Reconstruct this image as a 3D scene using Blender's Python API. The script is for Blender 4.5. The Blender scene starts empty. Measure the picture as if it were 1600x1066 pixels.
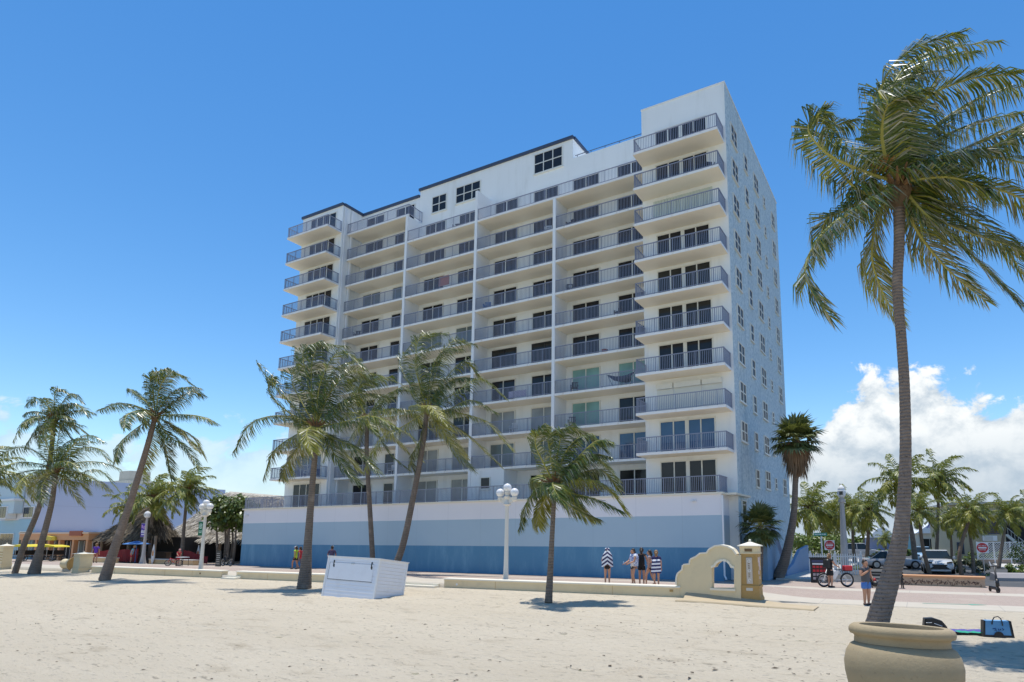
import bpy, math, random
from mathutils import Vector, Matrix, noise
from mathutils.geometry import tessellate_polygon
rnd = random.Random(7)
SC = bpy.context.scene
R = math.radians
# ------------------------------------------------------------------ camera
H = 2.485; FPX, PPX, PPY, PITCH, YAW = 964.33, 918.46, 703.51, .1418, -.49
cam = bpy.data.objects.new('camera', bpy.data.cameras.new('camera'))
SC.collection.objects.link(cam); SC.camera = cam
cam.location = (0, 0, H); cam.rotation_euler = (math.pi/2 + PITCH, 0, 0)
cd = cam.data; cd.sensor_width = 36; cd.lens = FPX/1600*36
cd.shift_x = (800-PPX)/1600; cd.shift_y = (PPY-533)/1600
cd.clip_start = .1; cd.clip_end = 6000
# ------------------------------------------------------------------ view transform
SC.view_settings.view_transform = 'Standard'; SC.view_settings.look = 'None'
SC.view_settings.exposure = .66; SC.view_settings.gamma = 1
SC.cycles.max_bounces = 8; SC.cycles.diffuse_bounces = 4
SC.cycles.transparent_max_bounces = 16
# ------------------------------------------------------------------ sun and sky
CW, SW = math.cos(YAW), math.sin(YAW); OX, OY = 9.162, 37.62
sb = (-.085, .10, 1.0)
sd = Vector((CW*sb[0]-SW*sb[1], SW*sb[0]+CW*sb[1], 1)).normalized()
sl = bpy.data.lights.new('sun', 'SUN'); sl.energy = 2.85; sl.angle = R(.53); sl.color = (1, .96, .89)
so = bpy.data.objects.new('sun', sl); SC.collection.objects.link(so)
so.rotation_euler = (-sd).to_track_quat('-Z', 'Y').to_euler()
wd = bpy.data.worlds.new('World'); SC.world = wd; wd.use_nodes = True

class NT:
    """tiny node-tree writer"""
    def __init__(s, tree): s.t = tree; s.n = tree.nodes; s.l = tree.links
    def add(s, typ, **kw):
        nd = s.n.new(typ)
        for k, v in kw.items():
            if k.startswith('i_'):
                key = k[2:].replace('_', ' ')
                s.set(nd, key, v)
            elif k.startswith('n'):
                s.set(nd, int(k[1:]), v) if k[1:].isdigit() else setattr(nd, k, v)
            else: setattr(nd, k, v)
        return nd
    def set(s, nd, key, v):
        sock = nd.inputs[key]
        if isinstance(v, bpy.types.NodeSocket): s.l.new(v, sock)
        elif isinstance(v, bpy.types.Node): s.l.new(v.outputs[0], sock)
        else:
            if sock.type == 'RGBA' and len(v) == 3: v = (*v, 1)
            sock.default_value = v
    def math(s, op, a, b=0.0, c=None, clamp=False):
        nd = s.n.new('ShaderNodeMath'); nd.operation = op; nd.use_clamp = clamp
        s.set(nd, 0, a); s.set(nd, 1, b)
        if c is not None: s.set(nd, 2, c)
        return nd.outputs[0]
    def noise(s, vec, scale, detail=3, rough=.5, dist=0):
        nd = s.n.new('ShaderNodeTexNoise')
        if vec is not None: s.set(nd, 'Vector', vec)
        s.set(nd, 'Scale', scale); s.set(nd, 'Detail', detail); s.set(nd, 'Roughness', rough); s.set(nd, 'Distortion', dist)
        return nd.outputs['Fac']
    def ramp(s, fac, pts, interp='LINEAR'):
        nd = s.n.new('ShaderNodeValToRGB'); nd.color_ramp.interpolation = interp
        e = nd.color_ramp.elements
        while len(e) < len(pts): e.new(.5)
        for el, (p, c) in zip(e, pts):
            el.position = p; el.color = (*c, 1) if len(c) == 3 else c
        s.set(nd, 0, fac); return nd.outputs[0]
    def mix(s, fac, a, b, blend='MIX'):
        nd = s.n.new('ShaderNodeMix'); nd.data_type = 'RGBA'; nd.blend_type = blend
        s.set(nd, 0, fac); s.set(nd, 6, a); s.set(nd, 7, b)
        return nd.outputs[2]
    def smooth(s, x, lo, hi, a=0., b=1.):
        nd = s.n.new('ShaderNodeMapRange'); nd.interpolation_type = 'SMOOTHSTEP'
        s.set(nd, 0, x); s.set(nd, 1, lo); s.set(nd, 2, hi); s.set(nd, 3, a); s.set(nd, 4, b)
        return nd.outputs[0]

w = NT(wd.node_tree)
for nd in list(w.n): w.n.remove(nd)
sky = w.add('ShaderNodeTexSky', sky_type='NISHITA', sun_disc=False)
sky.sun_elevation = math.asin(sd.z); sky.sun_rotation = math.atan2(sd.x, sd.y)
sky.altitude = 0; sky.air_density = 1.0; sky.dust_density = .0; sky.ozone_density = 1.0
tc = w.add('ShaderNodeTexCoord'); dirv = tc.outputs['Generated']
sep = w.add('ShaderNodeSeparateXYZ'); w.set(sep, 0, dirv)
az = w.math('ARCTAN2', sep.outputs[0], sep.outputs[1]); el = w.math('ARCSINE', sep.outputs[2])
def cloud_density(up):
    """cumulus bank low in the north-east, thin streaks elsewhere; 'up' lifts the sample for the shading"""
    e2 = w.math('ADD', el, up)
    cv = w.add('ShaderNodeCombineXYZ'); w.set(cv, 0, az); w.set(cv, 1, w.math('MULTIPLY', e2, 1.25)); w.set(cv, 2, .37)
    big = w.noise(cv.outputs[0], 7.5, 2, .5)
    fine = w.noise(cv.outputs[0], 22, 9, .62, .3)
    n = w.math('ADD', w.math('MULTIPLY', big, .55), w.math('MULTIPLY', fine, .62))
    # profile: how high the bank reaches at each azimuth
    topn = w.smooth(az, .25, .43, .09, .235)
    topn = w.math('SUBTRACT', topn, w.smooth(az, .53, .62, 0, .035))
    left = w.smooth(az, -.95, -.30, .145, .14)
    rgt = w.smooth(az, .20, .30, 0, 1)
    top = w.math('ADD', w.math('MULTIPLY', topn, rgt), w.math('MULTIPLY', left, w.math('SUBTRACT', 1, rgt)))
    rel = w.math('DIVIDE', w.math('SUBTRACT', top, e2), .14)
    amt = w.smooth(az, .2, .32, .42, 1)
    rel = w.math('MINIMUM', rel, w.math('MULTIPLY', amt, .62))
    return w.math('ADD', w.math('MULTIPLY', rel, .55), w.math('SUBTRACT', n, .60))
d0 = cloud_density(0.0); d1 = cloud_density(.03)
mask = w.math('MULTIPLY', w.smooth(d0, .0, .09), w.smooth(az, .16, .30, .5, 1))
shade = w.smooth(w.math('SUBTRACT', d0, w.math('MULTIPLY', d1, .8)), -.10, .25)
lowgrey = w.smooth(el, .03, .21, .12, 1)
sh = w.math('MULTIPLY', shade, lowgrey)
ccol = w.mix(sh, (2.3, 2.8, 3.3), (5.15, 5.25, 5.2))
skc = w.add('ShaderNodeHueSaturation'); w.set(skc, 'Saturation', 1.32); w.set(skc, 'Value', .84); w.set(skc, 'Color', sky)
fin = w.mix(mask, skc.outputs[0], ccol)
bg = w.add('ShaderNodeBackground'); w.set(bg, 'Color', fin); w.set(bg, 'Strength', .135)
wo = w.add('ShaderNodeOutputWorld'); w.set(wo, 'Surface', bg)

# ------------------------------------------------------------------ helpers: coordinates
def b2w(u, v, z=0): return Vector((OX+CW*u-SW*v, OY+SW*u+CW*v, z))
def w2b(X, Y):
    a, b = X-OX, Y-OY; return CW*a+SW*b, -SW*a+CW*b
cP, sP = math.cos(PITCH), math.sin(PITCH)
def ray(x, y):
    a, b = (x-PPX)/FPX, -(y-PPY)/FPX
    return Vector((a, cP-sP*b, sP+cP*b))
def at(x, y, Y):
    """point seen at photo pixel (x, y) at forward distance Y"""
    d = ray(x, y); return d*(Y/d.y)+Vector((0, 0, H))
def ss(x, a, b):
    t = max(0., min(1., (x-a)/(b-a))); return t*t*(3-2*t)
def vf(u): return -13.4+(u-.92)*.0464          # line of the seat wall (front face)
def gz(X, Y):
    u, v = w2b(X, Y); t = v-vf(u)
    k = 1-ss(u, 1.5, 6)
    if t < 0: return .10*k*ss(t, -8, 0)
    return .30*k*(1-ss(v, -10, -2))
def onG(x, y, dz=0):
    """ground point seen at photo pixel"""
    z = 0.
    for _ in range(14):
        d = ray(x, y); t = (z-H)/d.z; p = d*t; z = .5*z+.5*(gz(p.x, p.y)+dz)
    return Vector((p.x, p.y, gz(p.x, p.y)))
def pxm(x, y, Y): d = ray(x, y); return FPX*d.y/Y          # photo pixels per metre at that depth
def onV(x, y, v):
    d = ray(x, y); t = (v-(SW*OX-CW*OY))/(-SW*d.x+CW*d.y); p = d*t
    return w2b(p.x, p.y)[0], p.z+H

# ------------------------------------------------------------------ helpers: objects
def tag(o, label, cat, group=None):
    o['label'] = label; o['category'] = cat
    if group: o['group'] = group
    return o
def empty(name, loc, rz=0, label=None, cat=None, group=None):
    o = bpy.data.objects.new(name, None); SC.collection.objects.link(o)
    o.location = loc; o.rotation_euler = (0, 0, rz); o.empty_display_size = .3
    if label: tag(o, label, cat, group)
    return o
def link(name, me, parent=None, loc=None, rz=None):
    o = bpy.data.objects.new(name, me); SC.collection.objects.link(o)
    if parent: o.parent = parent
    if loc is not None: o.location = loc
    if rz is not None: o.rotation_euler = (0, 0, rz)
    return o
def structure(o): o['kind'] = 'structure'; return o
def stuff(o): o['kind'] = 'stuff'; return o
def kids(o): return [c for c in bpy.data.objects if c.parent == o]
def copy_tree(o, parent=None, **kw):
    c = o.copy(); SC.collection.objects.link(c); c.parent = parent
    for ch in kids(o): copy_tree(ch, c)
    for k, v in kw.items():
        if k in ('label', 'group'): c[k] = v
        else: setattr(c, k, v)
    return c

class MB:
    def __init__(s): s.v = []; s.f = []; s.m = []; s.cur = 0
    def mat(s, i): s.cur = i; return s
    def face(s, *idx): s.f.append(idx); s.m.append(s.cur)
    def poly(s, pts):
        b = len(s.v); s.v += [tuple(p) for p in pts]; s.face(*range(b, b+len(pts)))
    def box(s, x0, x1, y0, y1, z0, z1, M=None):
        b = len(s.v)
        ps = [(x0,y0,z0),(x1,y0,z0),(x1,y1,z0),(x0,y1,z0),(x0,y0,z1),(x1,y0,z1),(x1,y1,z1),(x0,y1,z1)]
        if M is not None: ps = [tuple(M @ Vector(p)) for p in ps]
        s.v += ps
        for q in ((0,3,2,1),(4,5,6,7),(0,1,5,4),(1,2,6,5),(2,3,7,6),(3,0,4,7)): s.face(*[b+i for i in q])
    def bev(s, x0, x1, y0, y1, z0, z1, r, M=None):
        """box with chamfered vertical and top edges"""
        b = len(s.v); out = []
        for (z, d) in ((z0, 0), (z1-r, 0), (z1, r)):
            a0, a1, c0, c1 = x0+d, x1-d, y0+d, y1-d; k = r*.7
            out += [(a0+k,c0,z),(a1-k,c0,z),(a1,c0+k,z),(a1,c1-k,z),(a1-k,c1,z),(a0+k,c1,z),(a0,c1-k,z),(a0,c0+k,z)]
        if M is not None: out = [tuple(M @ Vector(p)) for p in out]
        s.v += out
        for l in (0, 8):
            for i in range(8): j = (i+1) % 8; s.face(b+l+i, b+l+j, b+l+8+j, b+l+8+i)
        s.face(*[b+i for i in range(7, -1, -1)]); s.face(*[b+16+i for i in range(8)])
    def tube(s, pts, rad, n=8, cap=True, sq=1.0):
        pts = [Vector(p) for p in pts]
        if not hasattr(rad, '__len__'): rad = [rad]*len(pts)
        b = len(s.v); N = len(pts); up = None
        for i in range(N):
            t = (pts[min(i+1, N-1)]-pts[max(i-1, 0)]).normalized()
            if up is None:
                up = Vector((1, 0, 0)) if abs(t.x) < .8 else Vector((0, 1, 0))
            side = t.cross(up).normalized(); up2 = side.cross(t).normalized(); up = up2
            for k in range(n):
                a = 2*math.pi*k/n
                s.v.append(tuple(pts[i]+side*(math.cos(a)*rad[i])+up2*(math.sin(a)*rad[i]*sq)))
        for i in range(N-1):
            for k in range(n):
                k2 = (k+1) % n
                s.face(b+i*n+k, b+i*n+k2, b+(i+1)*n+k2, b+(i+1)*n+k)
        if cap:
            s.face(*[b+k for k in range(n-1, -1, -1)]); s.face(*[b+(N-1)*n+k for k in range(n)])
    def lathe(s, prof, n=24, c=(0, 0, 0), M=None, sx=1, sy=1, cap=True):
        b = len(s.v)
        for (r, z) in prof:
            for k in range(n):
                a = 2*math.pi*k/n; p = Vector((c[0]+r*math.cos(a)*sx, c[1]+r*math.sin(a)*sy, c[2]+z))
                s.v.append(tuple(M @ p) if M is not None else tuple(p))
        for i in range(len(prof)-1):
            for k in range(n):
                k2 = (k+1) % n; s.face(b+i*n+k, b+i*n+k2, b+(i+1)*n+k2, b+(i+1)*n+k)
        if not cap: return
        if prof[0][0] > 1e-4: s.face(*[b+k for k in range(n-1, -1, -1)])
        if prof[-1][0] > 1e-4: s.face(*[b+(len(prof)-1)*n+k for k in range(n)])
    def ball(s, c, r, n=16, sx=1, sy=1, sz=1, M=None):
        m = n//2; s.lathe([(r*max(1e-5, math.sin(math.pi*i/m)), -r*math.cos(math.pi*i/m)*sz) for i in range(m+1)], n, c, M, sx, sy)
    def prism(s, outer, d0, d1, hole=None, plane='xz', M=None):
        """extrude a 2-D outline (with one optional hole) from depth d0 to d1"""
        def P(p, d):
            q = Vector((p[0], d, p[1])) if plane == 'xz' else Vector((d, p[0], p[1])) if plane == 'yz' else Vector((p[0], p[1], d))
            return tuple(M @ q) if M is not None else tuple(q)
        loops = [outer]+([hole] if hole else [])
        tri = tessellate_polygon([[Vector((p[0], p[1], 0)) for p in l] for l in loops])
        flat = [p for l in loops for p in l]
        for d, rev in ((d0, False), (d1, True)):
            b = len(s.v); s.v += [P(p, d) for p in flat]
            for t in tri: s.face(*[b+i for i in (reversed(t) if rev else t)])
        for l in loops:
            b = len(s.v); n = len(l); s.v += [P(p, d0) for p in l]+[P(p, d1) for p in l]
            for i in range(n): j = (i+1) % n; s.face(b+i, b+j, b+n+j, b+n+i)
    def mesh(s, name, mats, smooth=False, angle=None, fix=True):
        me = bpy.data.meshes.new(name); me.from_pydata(s.v, [], s.f)
        for m in (mats if isinstance(mats, (list, tuple)) else [mats]): me.materials.append(m)
        me.polygons.foreach_set('material_index', s.m)
        if smooth: me.polygons.foreach_set('use_smooth', [True]*len(s.f))
        if fix:
            import bmesh
            bm = bmesh.new(); bm.from_mesh(me); bmesh.ops.recalc_face_normals(bm, faces=bm.faces); bm.to_mesh(me); bm.free()
        if smooth and angle: me.set_sharp_from_angle(angle=R(angle))
        me.update(); return me
    def build(s, name, mats, parent=None, smooth=False, angle=None, loc=None, rz=None, fix=True):
        return link(name, s.mesh(name, mats, smooth, angle, fix), parent, loc, rz)

def strokes_mesh(body, size, mat, name):
    cu = bpy.data.curves.new('lettering', 'FONT'); cu.body = body; cu.size = size; cu.align_x = 'CENTER'; cu.align_y = 'CENTER'; cu.extrude = .003
    o = bpy.data.objects.new('lettering', cu); SC.collection.objects.link(o)
    bpy.context.view_layer.update()
    me = bpy.data.meshes.new_from_object(o.evaluated_get(bpy.context.evaluated_depsgraph_get()))
    bpy.data.objects.remove(o); bpy.data.curves.remove(cu)
    me.name = name; me.materials.clear(); me.materials.append(mat); return me
# ------------------------------------------------------------------ materials
def newmat(name):
    m = bpy.data.materials.new(name); m.use_nodes = True
    t = NT(m.node_tree); p = t.n['Principled BSDF']; return m, t, p
def mat(name, col, rough=.6, var=.12, scale=2.5, bump=0, bscale=40, metal=0, spec=.5, dirt=None, dscale=.7, dcol=(.2, .17, .13), streak=False):
    m, t, p = newmat(name)
    tc = t.add('ShaderNodeTexCoord').outputs['Object']
    n = t.noise(tc, scale, 5, .6)
    lo = tuple(c*(1-var) for c in col); hi = tuple(min(1, c*(1+var*.7)) for c in col)
    c = t.mix(n, lo, hi)
    if dirt:
        vec = tc
        if streak:
            mp = t.add('ShaderNodeMapping'); t.set(mp, 0, tc); mp.inputs['Scale'].default_value = (1, 1, .12); vec = mp.outputs[0]
        d = t.noise(vec, dscale, 6, .68)
        c = t.mix(t.math('MULTIPLY', t.smooth(d, .48, .75), dirt), c, dcol)
    t.set(p, 'Base Color', c); t.set(p, 'Roughness', rough); t.set(p, 'Metallic', metal); t.set(p, 'Specular IOR Level', spec)
    if bump:
        b = t.add('ShaderNodeBump'); t.set(b, 'Strength', min(1, bump)); t.set(b, 'Distance', .02*max(1, bump)); t.set(b, 'Height', t.noise(tc, bscale, 4, .6))
        t.set(p, 'Normal', b.outputs[0])
    return m
M = {}
M['wall'] = mat('white_wall_paint', (.84, .865, .86), .7, .05, .35, .25, 60, dirt=.38, dscale=.9, dcol=(.55, .56, .52), streak=True)
M['soffit'] = mat('sand_bounce_soffit', (.90, .82, .66), .75, .05, .6, .2, 30, dirt=.15, dscale=.5, dcol=(.6, .55, .45))  # cream is the sand's warm bounced light, painted into the colour
M['slab'] = mat('slab_edge_paint', (.84, .84, .82), .6, .05, 1.2, dirt=.5, dscale=2.2, dcol=(.52, .42, .30))
M['fin'] = mat('fin_paint', (.82, .84, .85), .7, .04, .5)
M['trim'] = mat('navy_roof_trim', (.05, .07, .12), .5, .15, 2)
M['rail'] = mat('slate_railing_paint', (.25, .275, .36), .45, .12, 3)
M['frame'] = mat('window_frame', (.74, .74, .68), .45, .05, 4)
M['steel'] = mat('galvanised_steel', (.45, .46, .47), .35, .1, 8, metal=.8)
M['black'] = mat('black_plastic', (.012, .012, .014), .45, .2, 6)
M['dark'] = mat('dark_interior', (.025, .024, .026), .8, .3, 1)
M['white'] = mat('white_paint', (.80, .80, .79), .5, .05, 4)
M['cream'] = mat('cream_stucco', (.74, .62, .40), .8, .09, 1.2, .4, 60, dirt=.3, dscale=1.6, dcol=(.5, .42, .28))
M['creamtop'] = mat('cream_cap', (.82, .76, .62), .75, .06, 1.5, .3, 60)
M['ochre'] = mat('ochre_stone', (.47, .30, .11), .8, .2, 2.2, .6, 30, dirt=.5, dscale=2.2, dcol=(.25, .15, .06))
M['plaque'] = mat('pale_stone_plaque', (.55, .5, .44), .7, .1, 5, .3, 80)
M['bronze'] = mat('bronze_plate', (.16, .10, .05), .45, .3, 12, metal=.6)
M['orange'] = mat('orange_stucco', (.66, .34, .16), .75, .08, 1.0, .2, 40)
M['lamp'] = mat('cream_lamp_post', (.72, .68, .60), .5, .06, 3, .15, 30)
M['concrete'] = mat('concrete_post', (.52, .48, .45), .8, .12, 3, .5, 40)
M['red'] = mat('red_paint', (.55, .02, .03), .4, .08, 5)
M['redcloth'] = mat('red_mesh_cloth', (.26, .022, .022), .8, .25, 2, .3, 20)
M['skin'] = mat('skin', (.52, .27, .17), .55, .08, 9)
M['skin2'] = mat('tanned_skin', (.42, .20, .12), .55, .08, 9)
M['hair'] = mat('dark_hair', (.03, .018, .012), .5, .3, 20)
M['hairlight'] = mat('light_brown_hair', (.25, .14, .06), .5, .3, 20)
M['leafbush'] = None
def glass(name, col, rough=.04, spec=.38):
    m, t, p = newmat(name)
    tc = t.add('ShaderNodeTexCoord').outputs['Object']
    n = t.noise(tc, .8, 2)
    t.set(p, 'Base Color', t.mix(n, tuple(c*.55 for c in col), tuple(c*1.4 for c in col)))
    t.set(p, 'Roughness', rough); t.set(p, 'Specular IOR Level', spec)
    b = t.add('ShaderNodeBump'); t.set(b, 'Strength', .12); t.set(b, 'Distance', .02); t.set(b, 'Height', t.noise(tc, 1.3, 2)); t.set(p, 'Normal', b.outputs[0])
    return m
M['glass'] = glass('dark_window_glass', (.02, .021, .024))
M['sidepane'] = mat('dim_window_pane', (.028, .03, .034), .35, .3, 2, spec=.15)
M['glass2'] = glass('tinted_window_glass', (.03, .032, .03))
M['glassblue'] = glass('painted_sky_glass', (.03, .075, .17), .03, .9)  # blue of the reflected sky painted into the base colour
M['curtain'] = glass('glass_over_teal_curtain', (.22, .40, .36), .15, .5)
M['blind'] = glass('glass_over_pale_blind', (.30, .31, .30), .15, .5)
M['curtain2'] = glass('glass_over_grey_curtain', (.15, .19, .19), .12, .5)
M['carglass'] = glass('car_glass', (.02, .03, .035))

def podium_mat():
    m, t, p = newmat('podium_paint_bands')
    tc = t.add('ShaderNodeTexCoord').outputs['Object']
    sp = t.add('ShaderNodeSeparateXYZ'); t.set(sp, 0, tc)
    z = t.math('ADD', sp.outputs[2], t.math('MULTIPLY', t.noise(tc, 2.2, 3), .015))
    n = t.noise(tc, .45, 6, .65)
    mp = t.add('ShaderNodeMapping'); t.set(mp, 0, tc); mp.inputs['Scale'].default_value = (1, 1, .25)
    st = t.noise(mp.outputs[0], 1.1, 7, .72)
    deep = t.mix(t.smooth(st, .42, .78), (.075, .24, .40), (.145, .33, .485))
    deep = t.mix(t.math('MULTIPLY', t.smooth(t.noise(tc, 1.7, 6, .7), .60, .74), .35), deep, (.18, .30, .46))
    mid = t.mix(n, (.37, .505, .605), (.43, .56, .65))
    wht = t.mix(n, (.76, .76, .80), (.83, .82, .84))
    c = t.mix(t.math('GREATER_THAN', z, 1.945), deep, mid)
    c = t.mix(t.math('GREATER_THAN', z, 3.85), c, wht)
    # faint panel joints every 3 m
    fr = t.math('FRACT', t.math('DIVIDE', sp.outputs[0], 3.05))
    jt = t.math('LESS_THAN', fr, .007)
    c = t.mix(t.math('MULTIPLY', jt, .22), c, (.15, .2, .25))
    # rust runs under the cap
    ru = t.math('MULTIPLY', t.smooth(st, .63, .75), t.smooth(z, 4.5, 5.2))
    c = t.mix(t.math('MULTIPLY', ru, .3), c, (.5, .4, .28))
    t.set(p, 'Base Color', c); t.set(p, 'Roughness', .55)
    b = t.add('ShaderNodeBump'); t.set(b, 'Strength', .25); t.set(b, 'Distance', .01); t.set(b, 'Height', t.noise(tc, 30, 4)); t.set(p, 'Normal', b.outputs[0])
    return m
M['podium'] = podium_mat()
def stucco_mat():
    m, t, p = newmat('rough_blue_stucco')
    tc = t.add('ShaderNodeTexCoord').outputs['Object']
    n1 = t.noise(tc, 4.2, 9, .72, .5); n2 = t.noise(tc, .25, 4)
    mp = t.add('ShaderNodeMapping'); t.set(mp, 0, tc); mp.inputs['Scale'].default_value = (1, 1, .1)
    st = t.noise(mp.outputs[0], 1.3, 6, .7)
    c = t.ramp(n1, [(.30, (.27, .40, .47)), (.43, (.48, .62, .69)), (.56, (.64, .76, .81)), (.70, (.82, .88, .89))])
    c = t.mix(t.math('MULTIPLY', t.smooth(st, .50, .72), .5), c, (.24, .38, .46))
    c = t.mix(t.math('MULTIPLY', t.smooth(n2, .5, .7), .25), c, (.50, .60, .66))
    t.set(p, 'Base Color', c); t.set(p, 'Roughness', .9)
    b = t.add('ShaderNodeBump'); t.set(b, 'Strength', .9); t.set(b, 'Distance', .14); t.set(b, 'Height', t.noise(tc, 4.5, 8, .75)); t.set(p, 'Normal', b.outputs[0])
    return m
M['stucco'] = stucco_mat()
def sand_mat():
    m, t, p = newmat('beach_sand')
    tc = t.add('ShaderNodeTexCoord').outputs['Object']
    mp = t.add('ShaderNodeMapping'); t.set(mp, 0, tc); mp.inputs['Rotation'].default_value = (0, 0, .42); mp.inputs['Scale'].default_value = (.45, 1.3, 1)
    a = mp.outputs[0]
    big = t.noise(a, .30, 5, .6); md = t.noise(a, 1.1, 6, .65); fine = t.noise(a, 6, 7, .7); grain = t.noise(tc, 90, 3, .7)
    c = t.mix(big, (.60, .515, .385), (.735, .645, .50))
    c = t.mix(t.math('MULTIPLY', t.smooth(md, .55, .72), .6), c, (.43, .355, .25))  # trampled patches: shade of the hollows painted as darker sand
    c = t.mix(t.math('MULTIPLY', t.smooth(fine, .56, .66), .7), c, (.29, .25, .19))  # small ticks: footprint shadows painted into the sand colour
    vo = t.add('ShaderNodeTexVoronoi'); t.set(vo, 'Vector', a); t.set(vo, 'Scale', 7.0); t.set(vo, 'Randomness', 1.)
    # twigs, shells and seaweed crumbs
    wr = t.noise(tc, .35, 3)
    sp = t.math('MULTIPLY', t.math('LESS_THAN', vo.outputs['Distance'], .13), t.smooth(wr, .47, .62))
    c = t.mix(t.math('MULTIPLY', sp, .75), c, (.16, .12, .08))
    c = t.mix(t.math('MULTIPLY', t.smooth(grain, .4, .75), .25), c, (.30, .26, .19))
    t.set(p, 'Base Color', c); t.set(p, 'Roughness', .95); t.set(p, 'Specular IOR Level', .15)
    hgt = t.math('ADD', t.math('MULTIPLY', md, .6), t.math('ADD', t.math('MULTIPLY', fine, .45), t.math('MULTIPLY', t.noise(tc, 22, 4, .65), .13)))
    b = t.add('ShaderNodeBump'); t.set(b, 'Strength', 1.0); t.set(b, 'Distance', .30); t.set(b, 'Height', hgt); t.set(p, 'Normal', b.outputs[0])
    return m
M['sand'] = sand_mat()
def paver_mat():
    """pinkish brick broadwalk with paler concrete bands running along it; object axes follow the building"""
    m, t, p = newmat('broadwalk_pavers')
    tc = t.add('ShaderNodeTexCoord').outputs['Object']
    sp = t.add('ShaderNodeSeparateXYZ'); t.set(sp, 0, tc)
    br = t.add('ShaderNodeTexBrick'); t.set(br, 'Vector', tc); t.set(br, 'Scale', 4.0)
    t.set(br, 'Color1', (.37, .285, .23)); t.set(br, 'Color2', (.44, .345, .28)); t.set(br, 'Mortar', (.29, .235, .195)); t.set(br, 'Mortar Size', .012)
    conc = t.mix(t.noise(tc, 1.2, 5), (.47, .415, .33), (.56, .50, .405))
    # v measured from the seat-wall line
    vv = t.math('SUBTRACT', sp.outputs[1], t.math('ADD', -13.44, t.math('MULTIPLY', sp.outputs[0], .0464)))
    band = t.math('MAXIMUM', t.math('LESS_THAN', vv, 3.3), t.math('MULTIPLY', t.math('GREATER_THAN', vv, 8.0), t.math('LESS_THAN', vv, 9.4)))
    c = t.mix(band, br.outputs[0], conc)
    c = t.mix(t.math('MULTIPLY', t.smooth(t.noise(tc, .5, 6, .65), .5, .8), .35), c, (.55, .48, .37))
    jl = t.math('LESS_THAN', t.math('FRACT', t.math('DIVIDE', sp.outputs[0], 3.0)), .01)
    c = t.mix(t.math('MULTIPLY', t.math('MULTIPLY', jl, band), .5), c, (.3, .27, .24))
    t.set(p, 'Base Color', c); t.set(p, 'Roughness', .85)
    b = t.add('ShaderNodeBump'); t.set(b, 'Strength', .3); t.set(b, 'Distance', .01); t.set(b, 'Height', t.noise(tc, 18, 4)); t.set(p, 'Normal', b.outputs[0])
    return m
M['pavers'] = paver_mat()
M['asphalt'] = mat('asphalt', (.075, .075, .075), .9, .2, 1.2, .4, 60, dirt=.4, dscale=.4, dcol=(.2, .19, .18))
M['kerb'] = mat('concrete_kerb', (.55, .52, .47), .85, .12, 2, .3, 40)
M['soil'] = mat('dry_ground', (.30, .27, .18), .95, .3, .3, .3, 5, dirt=.7, dscale=.15, dcol=(.10, .14, .05))
M['soilbed'] = mat('planting_soil', (.10, .08, .05), .95, .3, 2, .5, 10, dirt=.7, dscale=2, dcol=(.05, .10, .02))
def leaf_mat(name, dark, light, rough=.38, trans=.25):
    m, t, p = newmat(name)
    geo = t.add('ShaderNodeNewGeometry')
    tc = t.add('ShaderNodeTexCoord').outputs['Object']
    r = geo.outputs['Random Per Island']
    n = t.noise(tc, 1.3, 3)
    c = t.mix(t.math('ADD', t.math('MULTIPLY', r, .65), t.math('MULTIPLY', n, .35)), dark, light)
    t.set(p, 'Base Color', c); t.set(p, 'Roughness', rough); t.set(p, 'Specular IOR Level', .55)
    tr = t.add('ShaderNodeBsdfTranslucent'); t.set(tr, 0, t.mix(.5, c, (.30, .34, .04)))
    ms = t.add('ShaderNodeMixShader'); t.set(ms, 0, trans*.7); t.set(ms, 1, p.outputs[0]); t.set(ms, 2, tr.outputs[0])
    t.set(t.n['Material Output'], 'Surface', ms.outputs[0])
    return m
M['leaf'] = leaf_mat('coconut_leaflet', (.016, .038, .008), (.14, .205, .040), .32, .22)
M['leafpale'] = leaf_mat('silvery_highlight_leaflet', (.16, .17, .10), (.50, .49, .38), .35, .25)  # pale undersides, plus grey sun highlights put into the colour
M['leafyel'] = leaf_mat('yellowing_sunlit_leaflet', (.16, .18, .02), (.38, .35, .05), .45, .4)  # yellowing lower fronds; also a sunlit tone put into leaflet colour
M['rachis'] = mat('frond_midrib', (.38, .35, .08), .7, .2, 3)
M['rachisbrown'] = mat('old_frond_base', (.22, .12, .05), .8, .3, 6)
M['fibre'] = mat('brown_palm_fibre', (.17, .11, .06), .9, .35, 9, .6, 30)
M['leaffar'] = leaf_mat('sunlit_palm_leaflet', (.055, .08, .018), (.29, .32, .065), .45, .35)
M['leafgreen'] = leaf_mat('sea_grape_leaf', (.035, .06, .012), (.16, .21, .04), .42, .2)
M['leafhedge'] = leaf_mat('hedge_leaf', (.03, .055, .012), (.22, .30, .05), .45, .25)
M['leafdark'] = leaf_mat('dark_ground_leaf', (.03, .045, .02), (.16, .17, .09), .4, .15)
M['leaffan'] = leaf_mat('fan_palm_leaf', (.04, .06, .018), (.17, .19, .06), .42, .2)
M['deadfan'] = leaf_mat('dead_fan_leaf', (.12, .075, .04), (.30, .20, .12), .8, .1)
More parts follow.
